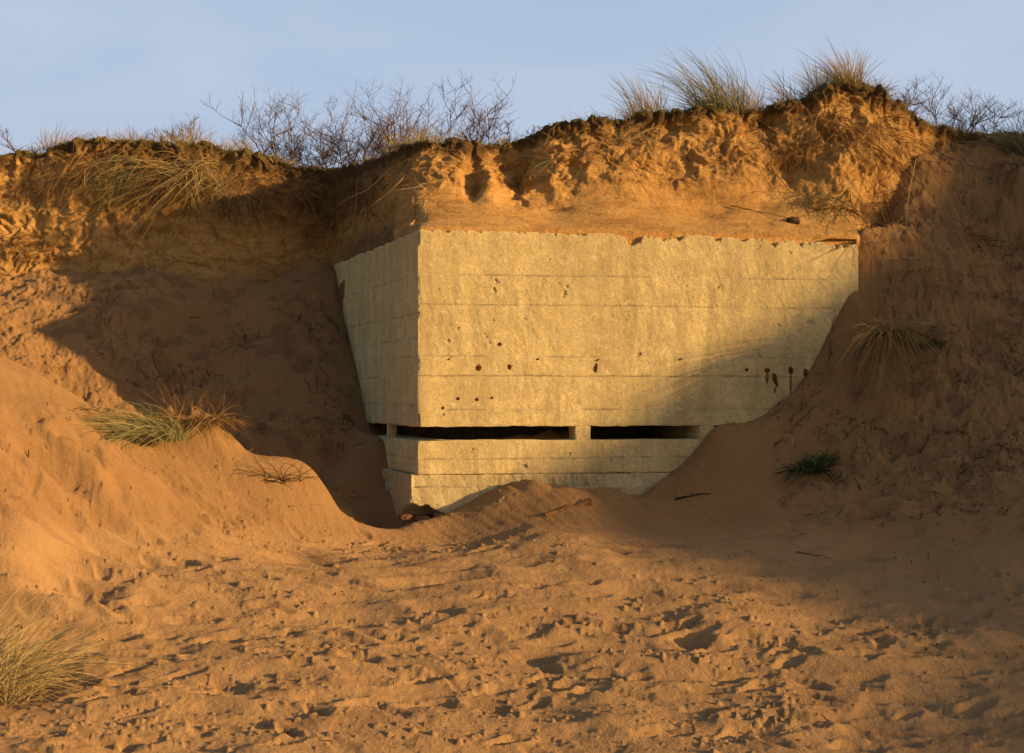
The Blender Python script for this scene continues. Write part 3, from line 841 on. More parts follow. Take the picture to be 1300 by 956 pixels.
# ------------------------------------------------------------------ VEGETATION
def blades(base, n, length, spread=.5, lean=(0, 0, 0), droop=.35, width=.006, foot=.12, seed=0, tint=(0, 1), lvar=.45, segs=6, updir=(0, 0, 1), curl=.0):
    """n curved tapering leaves from around base; returns V,Q,tint"""
    g = np.random.default_rng(seed)
    r = foot * np.sqrt(g.random(n)); th = g.random(n) * 2 * math.pi
    B = np.stack([r * np.cos(th), r * np.sin(th), -.02 - .02 * g.random(n)], -1) + np.asarray(base)
    L = length * (1 - lvar * g.random(n))
    up = np.asarray(updir, float); up /= np.linalg.norm(up)
    dirs = up[None] + spread * g.normal(size=(n, 3)) * np.array([1, 1, .45]) + .8 * spread * np.stack([np.cos(th), np.sin(th), 0 * th], -1) * (r / foot)[:, None]
    dirs /= np.linalg.norm(dirs, axis=1)[:, None]
    bend = np.asarray(lean, float)[None] * (.6 + .8 * g.random(n))[:, None] + np.array([0, 0, -1.])[None] * (droop * (.4 + 1.2 * g.random(n)))[:, None] + dirs * np.array([1, 1, 0]) * (droop * .6) + g.normal(size=(n, 3)) * (.06 + curl)
    s = np.linspace(0, 1, segs)
    P = B[:, None] + L[:, None, None] * (dirs[:, None] * s[None, :, None] + bend[:, None] * (s ** 2)[None, :, None])
    tan = np.gradient(P, axis=1); tan /= np.linalg.norm(tan, axis=2)[..., None] + 1e-9
    sd = g.normal(size=(n, 3)); side = np.cross(tan, sd[:, None]); side /= np.linalg.norm(side, axis=2)[..., None] + 1e-9
    w = width * (.6 + .8 * g.random(n))[:, None] * np.array([.8, 1, .95, .8, .55, .12][:segs] if segs == 6 else np.linspace(1, .12, segs))[None]
    V = np.stack([P - side * w[..., None] * .5, P + side * w[..., None] * .5], 2)
    i = (np.arange(n)[:, None] * segs + np.arange(segs - 1)[None]) * 2
    Q = np.stack([i, i + 1, i + 3, i + 2], -1).reshape(-1, 4)
    tt = tint[0] + (tint[1] - tint[0]) * g.random(n)
    return V.reshape(-1, 3), Q, np.repeat(tt, segs * 2)


def merge(lst):
    V = []; Q = []; T = []; n = 0
    for v, q, t_ in lst: V.append(v); Q.append(q + n); T.append(t_); n += len(v)
    return np.concatenate(V), np.concatenate(Q), np.concatenate(T)


def tuft(base, label, mat, lst, name='marram_tuft', cat='grass tuft', group=None):
    base = np.asarray(base, float)
    V, Q, T = merge(lst)
    o = link_mesh(name, V, Q, mat, attrs={'tint': T}); o.location = base
    return tag(o, label, cat, group)


Z3 = (0, 0, 0)
GR = 'marram tufts along the dune rim'
seed = 500
# px, back, length, n, spread, lean, droop, foot, mat, tint, label
for px, back, ln, n, sp, le, dr, ft, mt, ti, lab in [
    (75, .15, .42, 150, .33, (.25, 0, 0), .25, .22, M_STRAW, (.2, 1), 'pale straw tuft leaning right on the far left rim beside the lone stem'),
    (140, .1, .27, 90, .45, (.05, 0, 0), .3, .22, M_STRAW, (.1, .9), 'short straw tuft on the rim just right of the leaning pale tuft'),
    (174, .1, .36, 110, .32, (-.05, 0, 0), .25, .13, M_STRAW, (.1, .9), 'small peaked straw tuft on the rim above the tangled hanging dead grass'),
    (236, .12, .42, 150, .42, (.1, 0, 0), .25, .25, M_STRAW, (.1, .9), 'straw tuft mixed with the small bare shrub on the left rim'),
    (292, .1, .3, 140, .5, (.1, 0, 0), .3, .3, M_STRAW, (.1, .9), 'low wide straw tuft on the rim before the tall bare shrub'),
    (350, .1, .26, 120, .5, (.1, 0, 0), .35, .22, M_STRAW, (.2, 1), 'low pale tuft on the mossy rim where it dips below the bare shrubs'),
    (522, .14, .36, 170, .5, (.28, 0, 0), .3, .28, M_STRAW, (.3, 1), 'bright straw tuft swept right on the rim above the left corner of the bunker'),
    (822, .2, .62, 190, .24, (-.22, 0, 0), .2, .2, M_STRAW, (.15, 1), 'tall thin straw tuft on the rim, left of the bushy leaning tuft'),
    (912, .2, .74, 380, .26, (-.45, 0, 0), .2, .3, M_MARRAM, (.4, 1), 'largest bushy marram tuft on the rim, swept to the left'),
    (948, .15, .5, 160, .3, (-.3, 0, 0), .25, .2, M_STRAW, (.1, .95), 'loose straw tuft on the rim just right of the largest bushy tuft'),
    (1012, .2, .5, 110, .32, (-.25, 0, 0), .22, .2, M_STRAW, (.1, .9), 'sparse straw tuft between the mossy rim and the dune peak'),
    (1042, .15, .5, 130, .28, (-.2, 0, 0), .2, .15, M_STRAW, (.1, .9), 'thin upright straw tuft just left of the tuft crowning the dune peak'),
    (1076, .05, .55, 260, .26, (-.18, 0, 0), .25, .16, M_STRAW, (.15, 1), 'tall wispy straw tuft crowning the highest point of the dune'),
    (1108, .1, .3, 110, .42, (.15, 0, 0), .4, .25, M_DEAD, (.2, 1), 'low brown tuft on the slope just right of the dune peak'),
]:
    seed += 1; b = rim_pt(px, back)
    tuft(b, lab, mt, [blades(Z3, int(n * .8), ln * 1.25, sp, le, dr, .006, ft, seed, ti), blades(Z3, n // 2, ln * .55, sp * 1.5, le, dr * 1.4, .008, ft * 1.2, seed + 100, (ti[0] * .5, ti[1] * .8))], group=GR)

# grass on the sand slopes
b = sand_seen(190, 572)
tuft(b, 'green and straw marram tuft sweeping left on the lit sand mound', M_MARRAM,
     [blades((.1, .05, .12), 230, .95, .32, (-.35, -.2, 0), .75, .0065, .24, 601, (.3, 1), updir=(-.45, -.25, .8)), blades((.15, .05, .12), 110, .55, .4, (-.2, 0, 0), .4, .006, .22, 602, (.0, .9))], group='marram tufts on the sand mound')
b = sand_at(247, 14.4)
tuft(b, 'dry brown clump with upright stalks on the rounded sand hummock', M_DEAD,
     [blades((0, .05, -.03), 70, .55, .38, (-.05, 0, 0), .25, .006, .3, 603, (.05, .8)), blades((0, -.05, -.06), 1100, .24, .8, (-.1, -.3, 0), .9, .006, .4, 604, (.1, .9), updir=(0, -.4, .8))], group='marram tufts on the sand mound')
b = sand_seen(-8, 890, 4.0)
tuft(b + np.array([0, 0, .0]), 'large straw coloured marram clump at the lower left corner', M_STRAW,
     [blades((-.1, 0, 0), 620, .85, .36, (.3, 0, 0), .45, .0055, .3, 605, (.25, 1), segs=6), blades((-.1, 0, 0), 80, 1.2, .35, (.5, 0, 0), .55, .005, .22, 606, (.4, 1)), blades((-.1, 0, 0), 320, .4, .7, (.2, 0, 0), .6, .006, .38, 607, (.05, .7))])
b = sand_seen(1128, 432)
tuft(b, 'shaggy dry tuft hanging down the shaded slope right of the bunker', M_STRAW,
     [blades((0, -.02, .03), 420, .95, .22, (-.08, -.2, 0), .85, .006, .16, 608, (0, .6), updir=(-.12, -.75, .4)), blades((.25, .1, .05), 120, .55, .25, (-.05, -.15, 0), .85, .006, .15, 609, (0, .45), updir=(-.1, -.75, .4))])
b = sand_seen(1170, 440)
tuft(b, 'small green weed under the shaggy dry tuft', M_GREEN, [blades(Z3, 120, .2, .6, (0, -.1, 0), .4, .014, .22, 610, (.1, .8))], name='weed', cat='weed')
b = sand_seen(1032, 596)
tuft(b, 'dark green ragwort-like plant alone on the shaded sand slope', M_GREEN,
     [blades((.04, 0, .04), 110, .28, .5, (.02, 0, 0), .35, .02, .1, 611, (.2, .95)), blades((-.06, -.05, .0), 130, .24, .8, (-.2, -.2, 0), .8, .016, .18, 612, (0, .35))], name='green_plant', cat='plant')
b = sand_seen(1310, 198)
tuft(b + np.array([0, 0, .02]), 'dark marram clump cut off by the right edge beside the bare shrubs', M_MARRAM,
     [blades((0, 0, 0), 420, .85, .42, (-.25, -.1, 0), .35, .007, .35, 613, (.2, 1)), blades((0, -.25, -.2), 320, .6, .5, (-.15, -.3, 0), .95, .007, .35, 614, (0, .6), updir=(-.2, -.7, .3))])
# short grass at the top of the left mound
b = sand_seen(45, 470)
tuft(b, 'thin dead grass lying on the crest of the left sand mound', M_DEAD, [blades(Z3, 110, .34, .6, (.25, -.1, 0), .5, .005, .4, 615, (.3, 1))])

# dead grass hanging over the rim and down the cliff
HG = 'dead grass hanging down the dune cliff'
for px, py, ln, n, sp, ud, dr, ft, mt, ti, lab in [
    (45, 205, .3, 170, .6, (0, -.7, -.1), .9, .35, M_DEAD, (.1, .9), 'brown dead grass hanging below the rim at the far left'),
    (130, 192, .45, 260, .6, (-.1, -.8, -.1), .9, .35, M_DEAD, (.1, 1), 'tangled dead grass hanging under the short straw tuft on the left rim'),
    (165, 200, .5, 260, .6, (-.2, -.8, -.2), .9, .4, M_MARRAM, (.1, 1), 'greenish grass spilling down the cliff below the small peaked tuft'),
    (215, 205, .55, 260, .6, (.1, -.8, -.2), .9, .4, M_DEAD, (0, .9), 'dark matted dead grass hanging below the small bare shrub'),
    (245, 208, .95, 240, .6, (.2, -.8, .05), .9, .3, M_STRAW, (.2, 1), 'long pale stalks fanned out and drooping over the shaded cliff'),
    (290, 215, .6, 220, .6, (-.1, -.8, -.3), .9, .4, M_DEAD, (.1, 1), 'brown straw curtain hanging under the low wide tuft'),
    (335, 228, .6, 180, .6, (.1, -.8, -.3), .9, .4, M_DEAD, (.1, .9), 'brown stalks drooping under the mossy dip of the rim'),
    (400, 238, .5, 170, .6, (0, -.8, -.3), .9, .4, M_DEAD, (0, .8), 'dark fringe of dead grass at the lowest dip of the rim'),
    (462, 222, .5, 140, .6, (-.3, -.7, -.3), .9, .3, M_DEAD, (.1, .8), 'dead fringe on the shaded cliff left of the bunker roof'),
    (35, 300, .35, 200, .8, (.1, -.6, .3), .8, .35, M_DEAD, (0, .8), 'dry brown clump halfway down the lit cliff at far left'),
    (700, 185, .5, 80, .5, (-.8, -.5, .1), .4, .15, M_MARRAM, (.3, 1), 'thin green spray sticking out left beneath the rim step'),
    (748, 165, .4, 110, .55, (-.3, -.8, -.1), .8, .3, M_DEAD, (.2, 1), 'short dead grass drooping below the rim right of the thin green spray'),
    (822, 160, .6, 170, .55, (-.1, -.7, -.3), .9, .3, M_STRAW, (.1, .9), 'straw hanging below the tall thin tuft over the lit cliff'),
    (925, 158, .4, 110, .6, (0, -.7, -.3), .9, .4, M_DEAD, (.1, .9), 'brown fringe hanging below the largest bushy tuft'),
    (1010, 165, .6, 150, .6, (-.1, -.7, -.3), .9, .4, M_DEAD, (.2, 1), 'loose straw hanging on the cliff left of the dune peak'),
    (1062, 135, .7, 240, .55, (-.1, -.7, -.4), .9, .35, M_DEAD, (.2, 1), 'long brown straw hanging straight below the dune peak'),
    (1105, 150, .75, 280, .6, (.1, -.7, -.4), .9, .4, M_DEAD, (.2, 1), 'thick brown straw curtain on the slope right of the dune peak'),
    (1140, 180, .75, 240, .6, (0, -.7, -.4), .9, .4, M_DEAD, (.1, .9), 'brown straw at the edge of the shadow right of the dune peak'),
    (1040, 240, .5, 170, .8, (-.1, -.7, .1), .8, .35, M_MARRAM, (.1, .8), 'greenish tangled clump on the lit cliff below the peak'),
    (1105, 240, .6, 220, .7, (0, -.7, -.3), .9, .35, M_DEAD, (.2, 1), 'orange brown straw low on the cliff above the right end of the bunker'),
    (1115, 305, .5, 150, .8, (-.2, -.7, 0), .8, .3, M_DEAD, (.1, 1), 'dry straw clump beside the upper right corner of the bunker'),
    (545, 232, .42, 60, .7, (-.3, -.8, .2), .5, .06, M_STRAW, (.2, 1), 'radiating bunch of pale stalks on the cliff above the left corner of the bunker'),
]:
    seed += 1; b = cliff_seen(px, py)
    gg = random.Random(seed); bun = []
    for k in range(34 if px < 480 else 13):
        c = cliff_seen(px + gg.gauss(0, ft * 55), py + gg.uniform(-6, 34)) - b + np.array([0, .02, 0])
        u2 = (ud[0] + gg.gauss(0, .35), ud[1], ud[2] + gg.gauss(0, .3))
        bun.append(blades(c, max(4, int(n * .055)), ln * gg.uniform(.45, 1.1), sp, (0, -.02, 0), dr * gg.uniform(.5, 1.1), .006, .07, seed * 31 + k, ti, updir=u2, curl=.2))
    tuft(b, lab, mt, bun, name='dead_grass', cat='dead grass', group=HG)


# bare shrubs against the sky
def shrub(base, h, n, label, sd, width=.35, lean=0.0, mat=M_TWIG):
    g = random.Random(sd); tb = Tubes()

    def br(p, dirv, L, r, lev):
        pts = [p]; dv = np.array(dirv); k = 5
        for i in range(k):
            dv = dv + np.array([g.gauss(0, .2), g.gauss(0, .18), g.gauss(.05, .1)]); dv /= np.linalg.norm(dv)
            pts.append(pts[-1] + dv * L / k)
        pts = np.array(pts)
        tb.add(pts, np.linspace(r, r * .45, k + 1), 4 if lev < 2 else 3, g.uniform(.1, 1))
        if lev >= 3: return
        m = (8, 5, 3)[lev]
        for i in range(m):
            f = g.uniform(.22, .97); j = f * k; a = int(j); q = pts[a] + (pts[min(a + 1, k)] - pts[a]) * (j - a)
            d2 = dv + np.array([g.gauss(0, .85), g.gauss(0, .7), g.uniform(-.25, .35)]); d2 /= np.linalg.norm(d2)
            br(q, d2, L * g.uniform(.34, .64), r * .6, lev + 1)
    for i in range(int(n * (1.9 if h > .6 else 1.3))):
        a = g.uniform(0, 6.28)
        br(np.array([g.gauss(0, .2), g.gauss(0, .15), -.05]), np.array([lean + 1.5 * width * math.cos(a) * g.random(), width * math.sin(a) * g.random(), 1.]), h * 1.02 * g.uniform(.45, 1.0), .008, 0)
    o = tb.build('bare_shrub', mat); o.location = base
    return tag(o, label, 'shrub', 'bare shrubs behind the dune rim')


for px, back, h, n, w, le, lab in [
    (42, .3, .38, 2, .3, -.5, 'lone thin bare stem leaning left at the far left of the rim'),
    (225, .5, .42, 4, .6, 0, 'small low bare shrub rising from the straw on the left rim'),
    (358, .9, .9, 4, .4, .05, 'tall open bare shrub, the leftmost of the big ones on the skyline'),
    (372, 1.4, .85, 4, .5, .1, 'spreading bare shrub right of the tall open one on the skyline'),
    (415, 1.0, 1.0, 4, .5, 0, 'leggy bare shrub above the lowest dip of the rim'),
    (447, 1.5, 1.08, 5, .5, .05, 'dense bare shrub left of the thickest one on the skyline'),
    (480, 1.2, .95, 6, .5, 0, 'thickest bare shrub, behind the bright straw tuft on the rim'),
    (515, 2.0, 1.05, 5, .5, .1, 'reddish bare shrub right behind the bright straw tuft on the rim'),
    (575, 1.6, .95, 4, .35, .02, 'upright conical bare shrub above the left end of the bunker roof'),
    (612, 1.4, .62, 3, .4, .1, 'slim bare shrub right of the upright conical one'),
    (645, 1.2, .5, 3, .5, .1, 'short bare shrub where the rim begins to climb'),
    (686, 1.2, .42, 2, .5, .1, 'tiny bare shrub at the step of the rim'),
    (1140, .9, .55, 4, .5, -.1, 'bare shrub just right of the dune peak'),
    (1170, 1.2, .58, 3, .5, -.3, 'leaning bare shrub right of the dune peak, before the broad one'),
    (1212, .8, .7, 6, .6, 0, 'broad bare shrub low on the right of the skyline'),
    (1246, .9, .52, 5, .5, .05, 'bare shrub between the broad one and the dark marram clump at the right edge'),
]:
    seed += 1; shrub(rim_pt(px, back), h, n, lab, seed, w, le)

# turf and moss along the rim: one mass of short blades
parts = []
g = np.random.default_rng(77)
for i in range(900):
    px = g.uniform(-60, 1200); c = rim_pt(px, g.uniform(-.1, .5))
    moss = (545 < px < 720) or (310 < px < 470) or (720 < px < 870) or (930 < px < 1040)
    parts.append(blades(c, 26 if moss else 16, .05 if moss else .11, .8, (0, -.1, 0), .6, .008 if moss else .006, .09, int(g.integers(1e6)), (.15, .75) if moss else (.3, 1), segs=4))
V, Q, T = merge(parts)
tag(link_mesh('turf', V, Q, M_MOSS, attrs={'tint': T}), 'short mossy turf and grass along the dune rim', kind='stuff')
# tall thin grass far back on the dune top
parts = []
for i in range(1300):
    px = g.uniform(-60, 1340); c = rim_pt(px, g.uniform(.0, 1.0) ** 2 * 2.5)
    if fbm(px * .03, 0, 0, 461, 3) < -.15: continue
    east = 720 < px < 1120
    parts.append(blades(c, 9 if east else 7, g.uniform(.18, .5) if east else g.uniform(.12, .34), .4, (-.15 if east else .05, 0, 0), .3, .006, .12, int(g.integers(1e6)), (.2, 1), segs=5))
V, Q, T = merge(parts)
tag(link_mesh('dune_grass', V, Q, M_STRAW, attrs={'tint': T}), 'sparse straw coloured grass on the dune top', kind='stuff')

# exposed roots in the cliff, a tangle nobody could count
tb = Tubes(); g2 = random.Random(9)
for i in range(900):
    u = g2.random()
    if u < .4: px, py = g2.uniform(60, 480), g2.uniform(205, 300)
    elif u < .55: px, py = g2.uniform(480, 640), g2.uniform(195, 270)
    else: px, py = g2.uniform(720, 1150), g2.uniform(150, 290)
    p = cliff_seen(px, py); L = .1 + .5 * g2.random() ** 2
    d_ = np.array([g2.gauss(0, .7), -.45, g2.uniform(-.9, .25)]); d_ /= np.linalg.norm(d_); pts = [p + np.array([0, .06, 0])]
    for k in range(7):
        d_ = d_ + np.array([g2.gauss(0, .22), g2.gauss(.03, .1), g2.gauss(-.16, .14)]); d_ /= np.linalg.norm(d_); pts.append(pts[-1] + d_ * L / 7)
    r = .0015 + .004 * g2.random() ** 3
    tb.add(pts, np.linspace(r, r * .35, 8), 4, g2.random())
for i in range(620):
    px = g2.uniform(20, 1130) if i % 2 else g2.uniform(60, 560); p0_, _ = rim(px); p = cliff_seen(px, float(p0_) + g2.uniform(4, 26)); L = .12 + .4 * g2.random() ** 2
    d_ = np.array([g2.gauss(0, .45), -.7, g2.uniform(-.8, .1)]); d_ /= np.linalg.norm(d_); pts = [p + np.array([0, .05, 0])]
    for k in range(7):
        d_ = d_ + np.array([g2.gauss(0, .2), g2.gauss(.06, .1), g2.gauss(-.3, .14)]); d_ /= np.linalg.norm(d_); pts.append(pts[-1] + d_ * L / 7)
    r = .0015 + .0035 * g2.random() ** 3
    tb.add(pts, np.linspace(r, r * .35, 8), 4, g2.random())
tag(tb.build('exposed_roots', M_ROOT), 'thin exposed roots dangling from the eroded cliff face', kind='stuff')

# a few heavier roots that can be told apart
def root_thing(name, pts, r, label, cat='root', mat=M_ROOT, tint=.6):
    P = np.array([np.asarray(p, float) for p in pts]); o_ = P[0].copy(); n = 26
    tt = np.linspace(0, len(P) - 1, n); C = np.stack([np.interp(tt, range(len(P)), P[:, k]) for k in range(3)], -1)
    for k in range(3): C[:, k] = smooth(C[:, k], 5)
    C += .012 * np.stack([fbm(tt * 2.1 + r * 900, 0, k, 71, 2) for k in range(3)], -1)
    tb = Tubes(); tb.add(C - o_, r * np.linspace(1, .4, n) * (1 + .2 * vnoise(tt * 3, 0, r * 99, 3)), 7, tint)
    o = tb.build(name, mat); o.location = o_
    return tag(o, label, cat)


def off(p, dy): return np.asarray(p) + np.array([0, dy, 0])


root_thing('hanging_root', [off(cliff_seen(515, 203), .05), off(cliff_seen(500, 215), -.1), off(W(470, 240, 16.7), 0), W(425, 262, 16.9)], .009, 'long pale root hanging left over the shaded hollow beside the bunker', tint=.95)
root_thing('hanging_root', [off(cliff_seen(517, 206), .05), W(508, 232, 16.35), W(470, 262, 16.3)], .007, 'shorter root forking below the long pale one', tint=.8)
root_thing('hanging_root', [off(cliff_seen(455, 225), .05), W(452, 262, 17.4), W(446, 305, 17.5)], .006, 'thin root hanging straight down left of the bunker roof', tint=.9)
root_thing('hanging_root', [off(cliff_seen(972, 200), .02), off(cliff_seen(985, 225), -.05), off(cliff_seen(1005, 250), -.06), off(cliff_seen(1040, 275), -.05)], .008, 'root slanting down to the right across the lit cliff', tint=.9)
root_thing('hanging_root', [off(cliff_seen(1165, 195), -.02), W(1155, 240, 16.4), W(1150, 290, 16.2)], .006, 'single long stalk hanging at the edge of the shadow on the right', tint=1.0)
root_thing('hanging_root', [off(cliff_seen(960, 150), .05), off(cliff_seen(972, 165), -.09), off(cliff_seen(985, 172), -.06), off(cliff_seen(972, 186), .03)], .013, 'dark knotted root stump in a hole below the mossy rim', tint=.1)
root_thing('hanging_root', [off(cliff_seen(922, 262), -.02), off(cliff_seen(960, 268), -.03), off(cliff_seen(1000, 277), -.03)], .006, 'thin dark root lying along the sandy ledge over the bunker', tint=.25)
root_thing('straw_stalk', [off(cliff_seen(695, 268), -.02), off(cliff_seen(730, 264), -.03), off(cliff_seen(768, 258), -.02)], .005, 'pale stalk lying on the sandy ledge above the bunker', 'stalk', tint=1.0)
root_thing('straw_stalk', [off(sand_seen(1260, 458), -.02), off(sand_seen(1200, 500), -.04), off(sand_seen(1145, 535), -.02)], .005, 'long pale stalk lying across the shaded slope on the right', 'stalk', tint=.9)

# driftwood beam half buried below the slit
p0 = sand_seen(690, 655); p1 = sand_seen(748, 640)
P = np.linspace(0, 1, 34); C = p0[None] * (1 - P)[:, None] + p1[None] * P[:, None]; C[:, 2] += .006 + .02 * P; C[:, 1] -= .03
C += .012 * np.stack([fbm(P * 5, 0, k, 81, 3) for k in range(3)], -1)
tb = Tubes(); tb.add(C - p0, (.016 + .022 * P) * (1 + .25 * vnoise(P * 14, 0, 0, 3)), 10)
tb.add([C[-1] - p0, C[-1] - p0 + (.01, -.002, .002)], [.034, .001], 10)
o = tb.build('driftwood', M_WOOD); o.location = p0
tag(o, 'rusty brown driftwood branch half buried in front of the bunker', 'driftwood')


def stick(px0, py0, px1, py1, r, label, tint, yoff=-.01):
    a0 = sand_seen(px0, py0); a1 = sand_seen(px1, py1); m = .5 * (a0 + a1) + np.array([0, 0, .012])
    return root_thing('stick', [a0 + (0, yoff, .006), m + (0, yoff, 0), a1 + (0, yoff, .012)], r, label, 'stick', M_TWIG, tint)


stick(366, 644, 406, 642, .006, 'pale stick on the lit sand beside the shadow left of the bunker', 1.0)
stick(300, 588, 324, 568, .005, 'short pale stalk standing in the lit sand right of the hummock', 1.0)
stick(750, 856, 782, 847, .004, 'thin straw lying on the sand at the bottom centre', 1.0)
stick(1010, 702, 1055, 710, .006, 'thin dark stick on the smooth shaded sand', .1)
stick(238, 408, 257, 406, .008, 'dark stick on the shaded slope far left of the bunker', .0)
stick(855, 636, 902, 628, .012, 'dark buried stick at the foot of the right-hand slope', .0)

# wiry dry shoot on the lit spit left of the bunker
b = sand_seen(352, 612); g3 = random.Random(31); tb = Tubes()
for i in range(26):
    p = np.array([g3.gauss(0, .16), g3.gauss(0, .08), 0.0]); dv = np.array([g3.gauss(0, .6), g3.gauss(-.1, .3), g3.uniform(.25, .8)]); dv /= np.linalg.norm(dv); pts = [p]
    for k in range(6):
        dv = dv + np.array([g3.gauss(0, .25), g3.gauss(0, .2), -.16]); dv /= np.linalg.norm(dv); pts.append(pts[-1] + dv * .055)
    tb.add(pts, np.linspace(.005, .002, 7), 4, g3.random() * .7)
o = tb.build('dry_bramble', M_TWIG); o.location = b
tag(o, 'wiry dry twigs sprouting from the lit sand left of the bunker corner', 'dry bush')
b = sand_seen(105, 520); tb = Tubes()
for i in range(14):
    p = np.array([g3.gauss(0, .14), g3.gauss(0, .08), 0.0]); dv = np.array([g3.gauss(0, .7), g3.gauss(-.1, .3), g3.uniform(.1, .6)]); dv /= np.linalg.norm(dv); pts = [p]
    for k in range(6):
        dv = dv + np.array([g3.gauss(0, .25), g3.gauss(0, .2), -.18]); dv /= np.linalg.norm(dv); pts.append(pts[-1] + dv * .045)
    tb.add(pts, np.linspace(.004, .002, 7), 4, g3.random())
o = tb.build('dry_bramble', M_TWIG); o.location = b
tag(o, 'few curled dry twigs on the face of the left sand mound', 'dry bush')

# plant litter strewn on the shaded slopes and the trodden sand
tb = Tubes(); parts = []
for i in range(6500):
    u = g3.random()
    if u < .34: px, Y = g3.uniform(110, 450), g3.uniform(15.7, 18.3)
    elif u < .72: px, Y = g3.uniform(980, 1330), g3.uniform(13.4, 17.6)
    else: px, Y = g3.uniform(-30, 1320), g3.uniform(7.2, 13.5)
    p = sand_at(px, Y)
    if fbm(p[0] * 1.3, p[1] * 2.2, 0, 91, 4, .6) < .12 and u < .72: continue
    if u >= .72 and i % 4: continue
    L = .02 + .13 * g3.random() ** 2 if u < .72 else g3.uniform(.008, .03)
    dv = np.array([g3.gauss(0, 1), g3.gauss(0, .6), 0]); dv /= np.linalg.norm(dv) + 1e-6; pts = []
    nn = 5
    for k in range(nn):
        q = p + dv * L * k / (nn - 1); c = min(np.searchsorted(pxs, 650 + F * q[0] / q[1]), nc - 1); r_ = min(np.searchsorted(Ys, q[1]), nr - 1)
        pts.append([q[0], q[1], GZ[r_, c] + .004 + .02 * g3.random() * math.sin(3.1 * k / (nn - 1))]); dv = dv + np.array([g3.gauss(0, .25), g3.gauss(0, .25), 0])
    rr = g3.uniform(.0015, .006)
    tb.add(pts, np.linspace(rr, rr * .5, nn), 3, g3.random() ** 2)
tag(tb.build('plant_litter', M_ROOT), 'dead twigs and root scraps strewn over the sand', kind='stuff')
# low dead growth clinging to the right-hand slope
parts = []
for i in range(150):
    px, Y = g3.uniform(1080, 1330), g3.uniform(14.6, 17.4); p = sand_at(px, Y)
    if fbm(p[0] * 1.3, p[1] * 1.3, 3, 93, 3) < .1: continue
    parts.append(blades(p, 22, g3.uniform(.1, .3), .7, (0, -.3, 0), .7, .006, .16, i + 900, (0, .75), segs=5, updir=(0, -.5, .5)))
for i in range(110):
    px, Y = g3.uniform(240, 450), g3.uniform(15.8, 17.6); p = sand_at(px, Y)
    if fbm(p[0] * 1.5, p[1] * 1.5, 3, 95, 3) < .2: continue
    parts.append(blades(p, 18, g3.uniform(.06, .18), .8, (0, -.3, 0), .7, .006, .16, i + 1900, (0, .5), segs=5, updir=(0, -.5, .5)))
V, Q, T = merge(parts)
tag(link_mesh('slope_weeds', V, Q, M_DEAD, attrs={'tint': T}), 'dead weeds clinging to the shaded slopes', kind='stuff')


# rubble in the hollow under the broken footing
def stone(c, s, sd, label):
    n1, n2 = 10, 16; V = []
    for i in range(n1 + 1):
        ph = math.pi * i / n1
        for j in range(n2):
            th = 2 * math.pi * j / n2; v = np.array([math.sin(ph) * math.cos(th), math.sin(ph) * math.sin(th), math.cos(ph)])
            k = 1 / (np.max(np.abs(v * np.array([1, 1.1, 1.25]))) ** .55) * (1 + .22 * float(fbm(v[0] * 1.7 + sd, v[1] * 1.7, v[2] * 1.7, 5, 3)))
            V.append(v * k * np.array(s))
    Fq = [(i * n2 + j, i * n2 + (j + 1) % n2, (i + 1) * n2 + (j + 1) % n2, (i + 1) * n2 + j) for i in range(n1) for j in range(n2)]
    o = link_mesh('rubble_stone', V, Fq, M_STONE, smooth=False); o.location = c
    tag(o, label, 'stone', 'rubble under the bunker corner'); return o


for px, py, Y, s, lab in [(516, 657, 15.08, (.06, .05, .04), 'reddish stone furthest left under the broken corner of the bunker footing'), (536, 659, 15.05, (.08, .06, .04), 'widest reddish stone under the broken bunker footing'),
                          (556, 655, 15.05, (.05, .05, .035), 'reddish stone between the widest one and the sand mound'), (527, 668, 14.8, (.04, .03, .025), 'small reddish stone lying in front of the hollow under the bunker')]:
    stone(W(px, py, Y), s, px, lab)
o = stone(off(cliff_seen(1006, 282), -.02), (.075, .05, .06), 3, 'dark lump of root and soil on the ledge near the right end of the bunker')
o.name = 'soil_clump'; o['category'] = 'soil clump'; del o['group']; o.data.materials.clear(); o.data.materials.append(mat_noise('dark_soil', (.04, .022, .01), (.14, .07, .03), 25, .03))

# ------------------------------------------------------------------ SKY, SUN, CAMERA
w = bpy.data.worlds.new('World'); S.world = w; w.use_nodes = True
nt = w.node_tree; bg = nt.nodes['Background']
sky = nt.nodes.new('ShaderNodeTexSky'); sky.sky_type = 'NISHITA'; sky.sun_disc = False
sky.sun_elevation = rad(SUN_EL); sky.sun_rotation = rad(180 - SUN_AZ)
sky.air_density = 1.0; sky.dust_density = .6; sky.ozone_density = 1.6
tc = nt.nodes.new('ShaderNodeTexCoord'); mp = nt.nodes.new('ShaderNodeMapping'); mp.inputs['Scale'].default_value = (1.2, 1.2, 5)
nt.links.new(tc.outputs['Generated'], mp.inputs['Vector'])
cl = noise_node(nt, mp.outputs['Vector'], 2.2, 6, .55, .6)
cm = ramp(nt, cl, [(.38, (0, 0, 0)), (.7, (.8, .8, .8))])
sx = N(nt, 'ShaderNodeSeparateXYZ'); nt.links.new(tc.outputs['Generated'], sx.inputs[0])
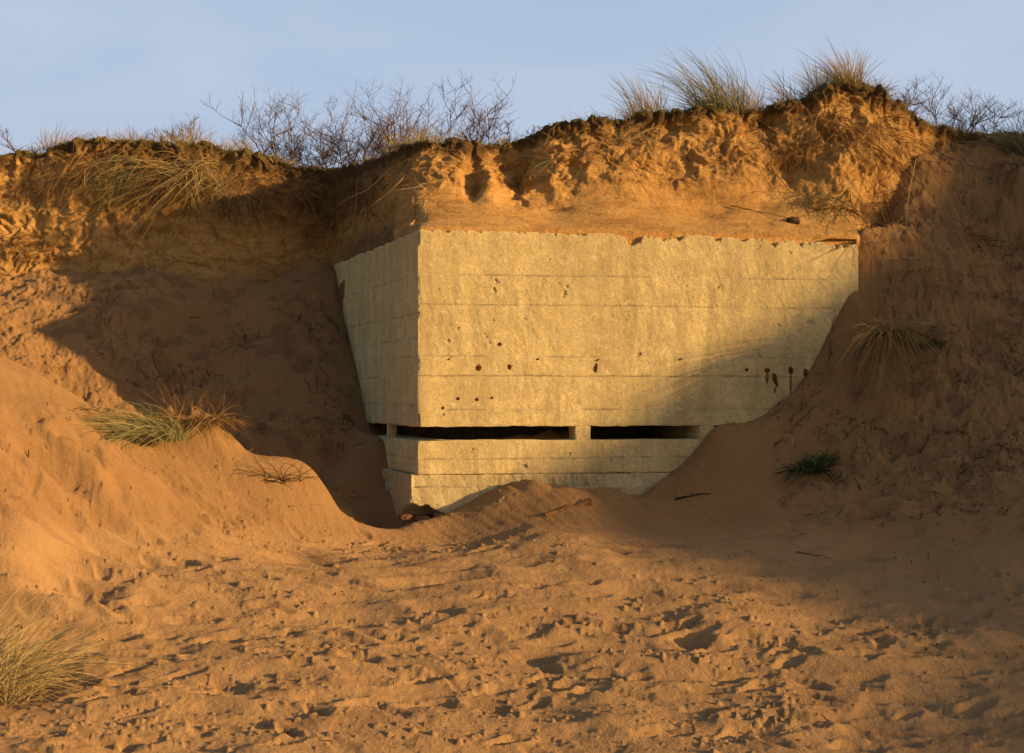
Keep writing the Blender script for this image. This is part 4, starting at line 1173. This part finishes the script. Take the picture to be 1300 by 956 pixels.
def mrange(sock, a, b):
    m = N(nt, 'ShaderNodeMapRange', interpolation_type='SMOOTHSTEP'); m.inputs[1].default_value = a; m.inputs[2].default_value = b
    nt.links.new(sock, m.inputs[0]); return m.outputs[0]
# a thin high veil over the land side of the sky, away from the sun
mm = N(nt, 'ShaderNodeMath', operation='MULTIPLY'); nt.links.new(mrange(sx.outputs['Y'], .2, .75), mm.inputs[0]); nt.links.new(mrange(sx.outputs['Z'], .55, .2), mm.inputs[1])
veil = mix(nt, cm, (2.6, 3.25, 4.35), (3.3, 3.75, 4.5))
skyc = mix(nt, mm.outputs[0], sky.outputs['Color'], veil)
# warm glow added round the out-of-view sun to lift and warm the shade
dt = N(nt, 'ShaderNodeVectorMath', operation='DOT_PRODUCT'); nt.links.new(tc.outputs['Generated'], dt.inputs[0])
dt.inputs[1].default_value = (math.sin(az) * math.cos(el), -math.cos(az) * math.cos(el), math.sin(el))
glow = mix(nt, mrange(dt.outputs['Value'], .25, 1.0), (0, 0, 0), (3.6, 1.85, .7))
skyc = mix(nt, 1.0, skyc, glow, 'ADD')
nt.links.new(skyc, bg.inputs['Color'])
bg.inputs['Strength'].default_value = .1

sun = bpy.data.lights.new('sun', 'SUN'); sun.energy = 5.0; sun.angle = rad(.65); sun.color = (1.0, .645, .275)
so = bpy.data.objects.new('sun', sun); COL.objects.link(so)
from mathutils import Vector
sd_ = Vector((math.sin(az) * math.cos(el), -math.cos(az) * math.cos(el), math.sin(el)))
so.rotation_euler = sd_.to_track_quat('Z', 'Y').to_euler(); so.location = (20, -10, 12)

cam = bpy.data.cameras.new('camera'); co = bpy.data.objects.new('camera', cam); COL.objects.link(co); S.camera = co
co.location = (0, 0, 0); co.rotation_euler = (rad(90), 0, 0)
cam.sensor_width = 36; cam.lens = 36 * F / 1300; cam.shift_y = 22 / 1300; cam.clip_end = 2000; cam.clip_start = .05

S.view_settings.view_transform = 'Standard'; S.view_settings.look = 'None'; S.view_settings.gamma = 1; S.view_settings.exposure = .74
S.cycles.max_bounces = 6
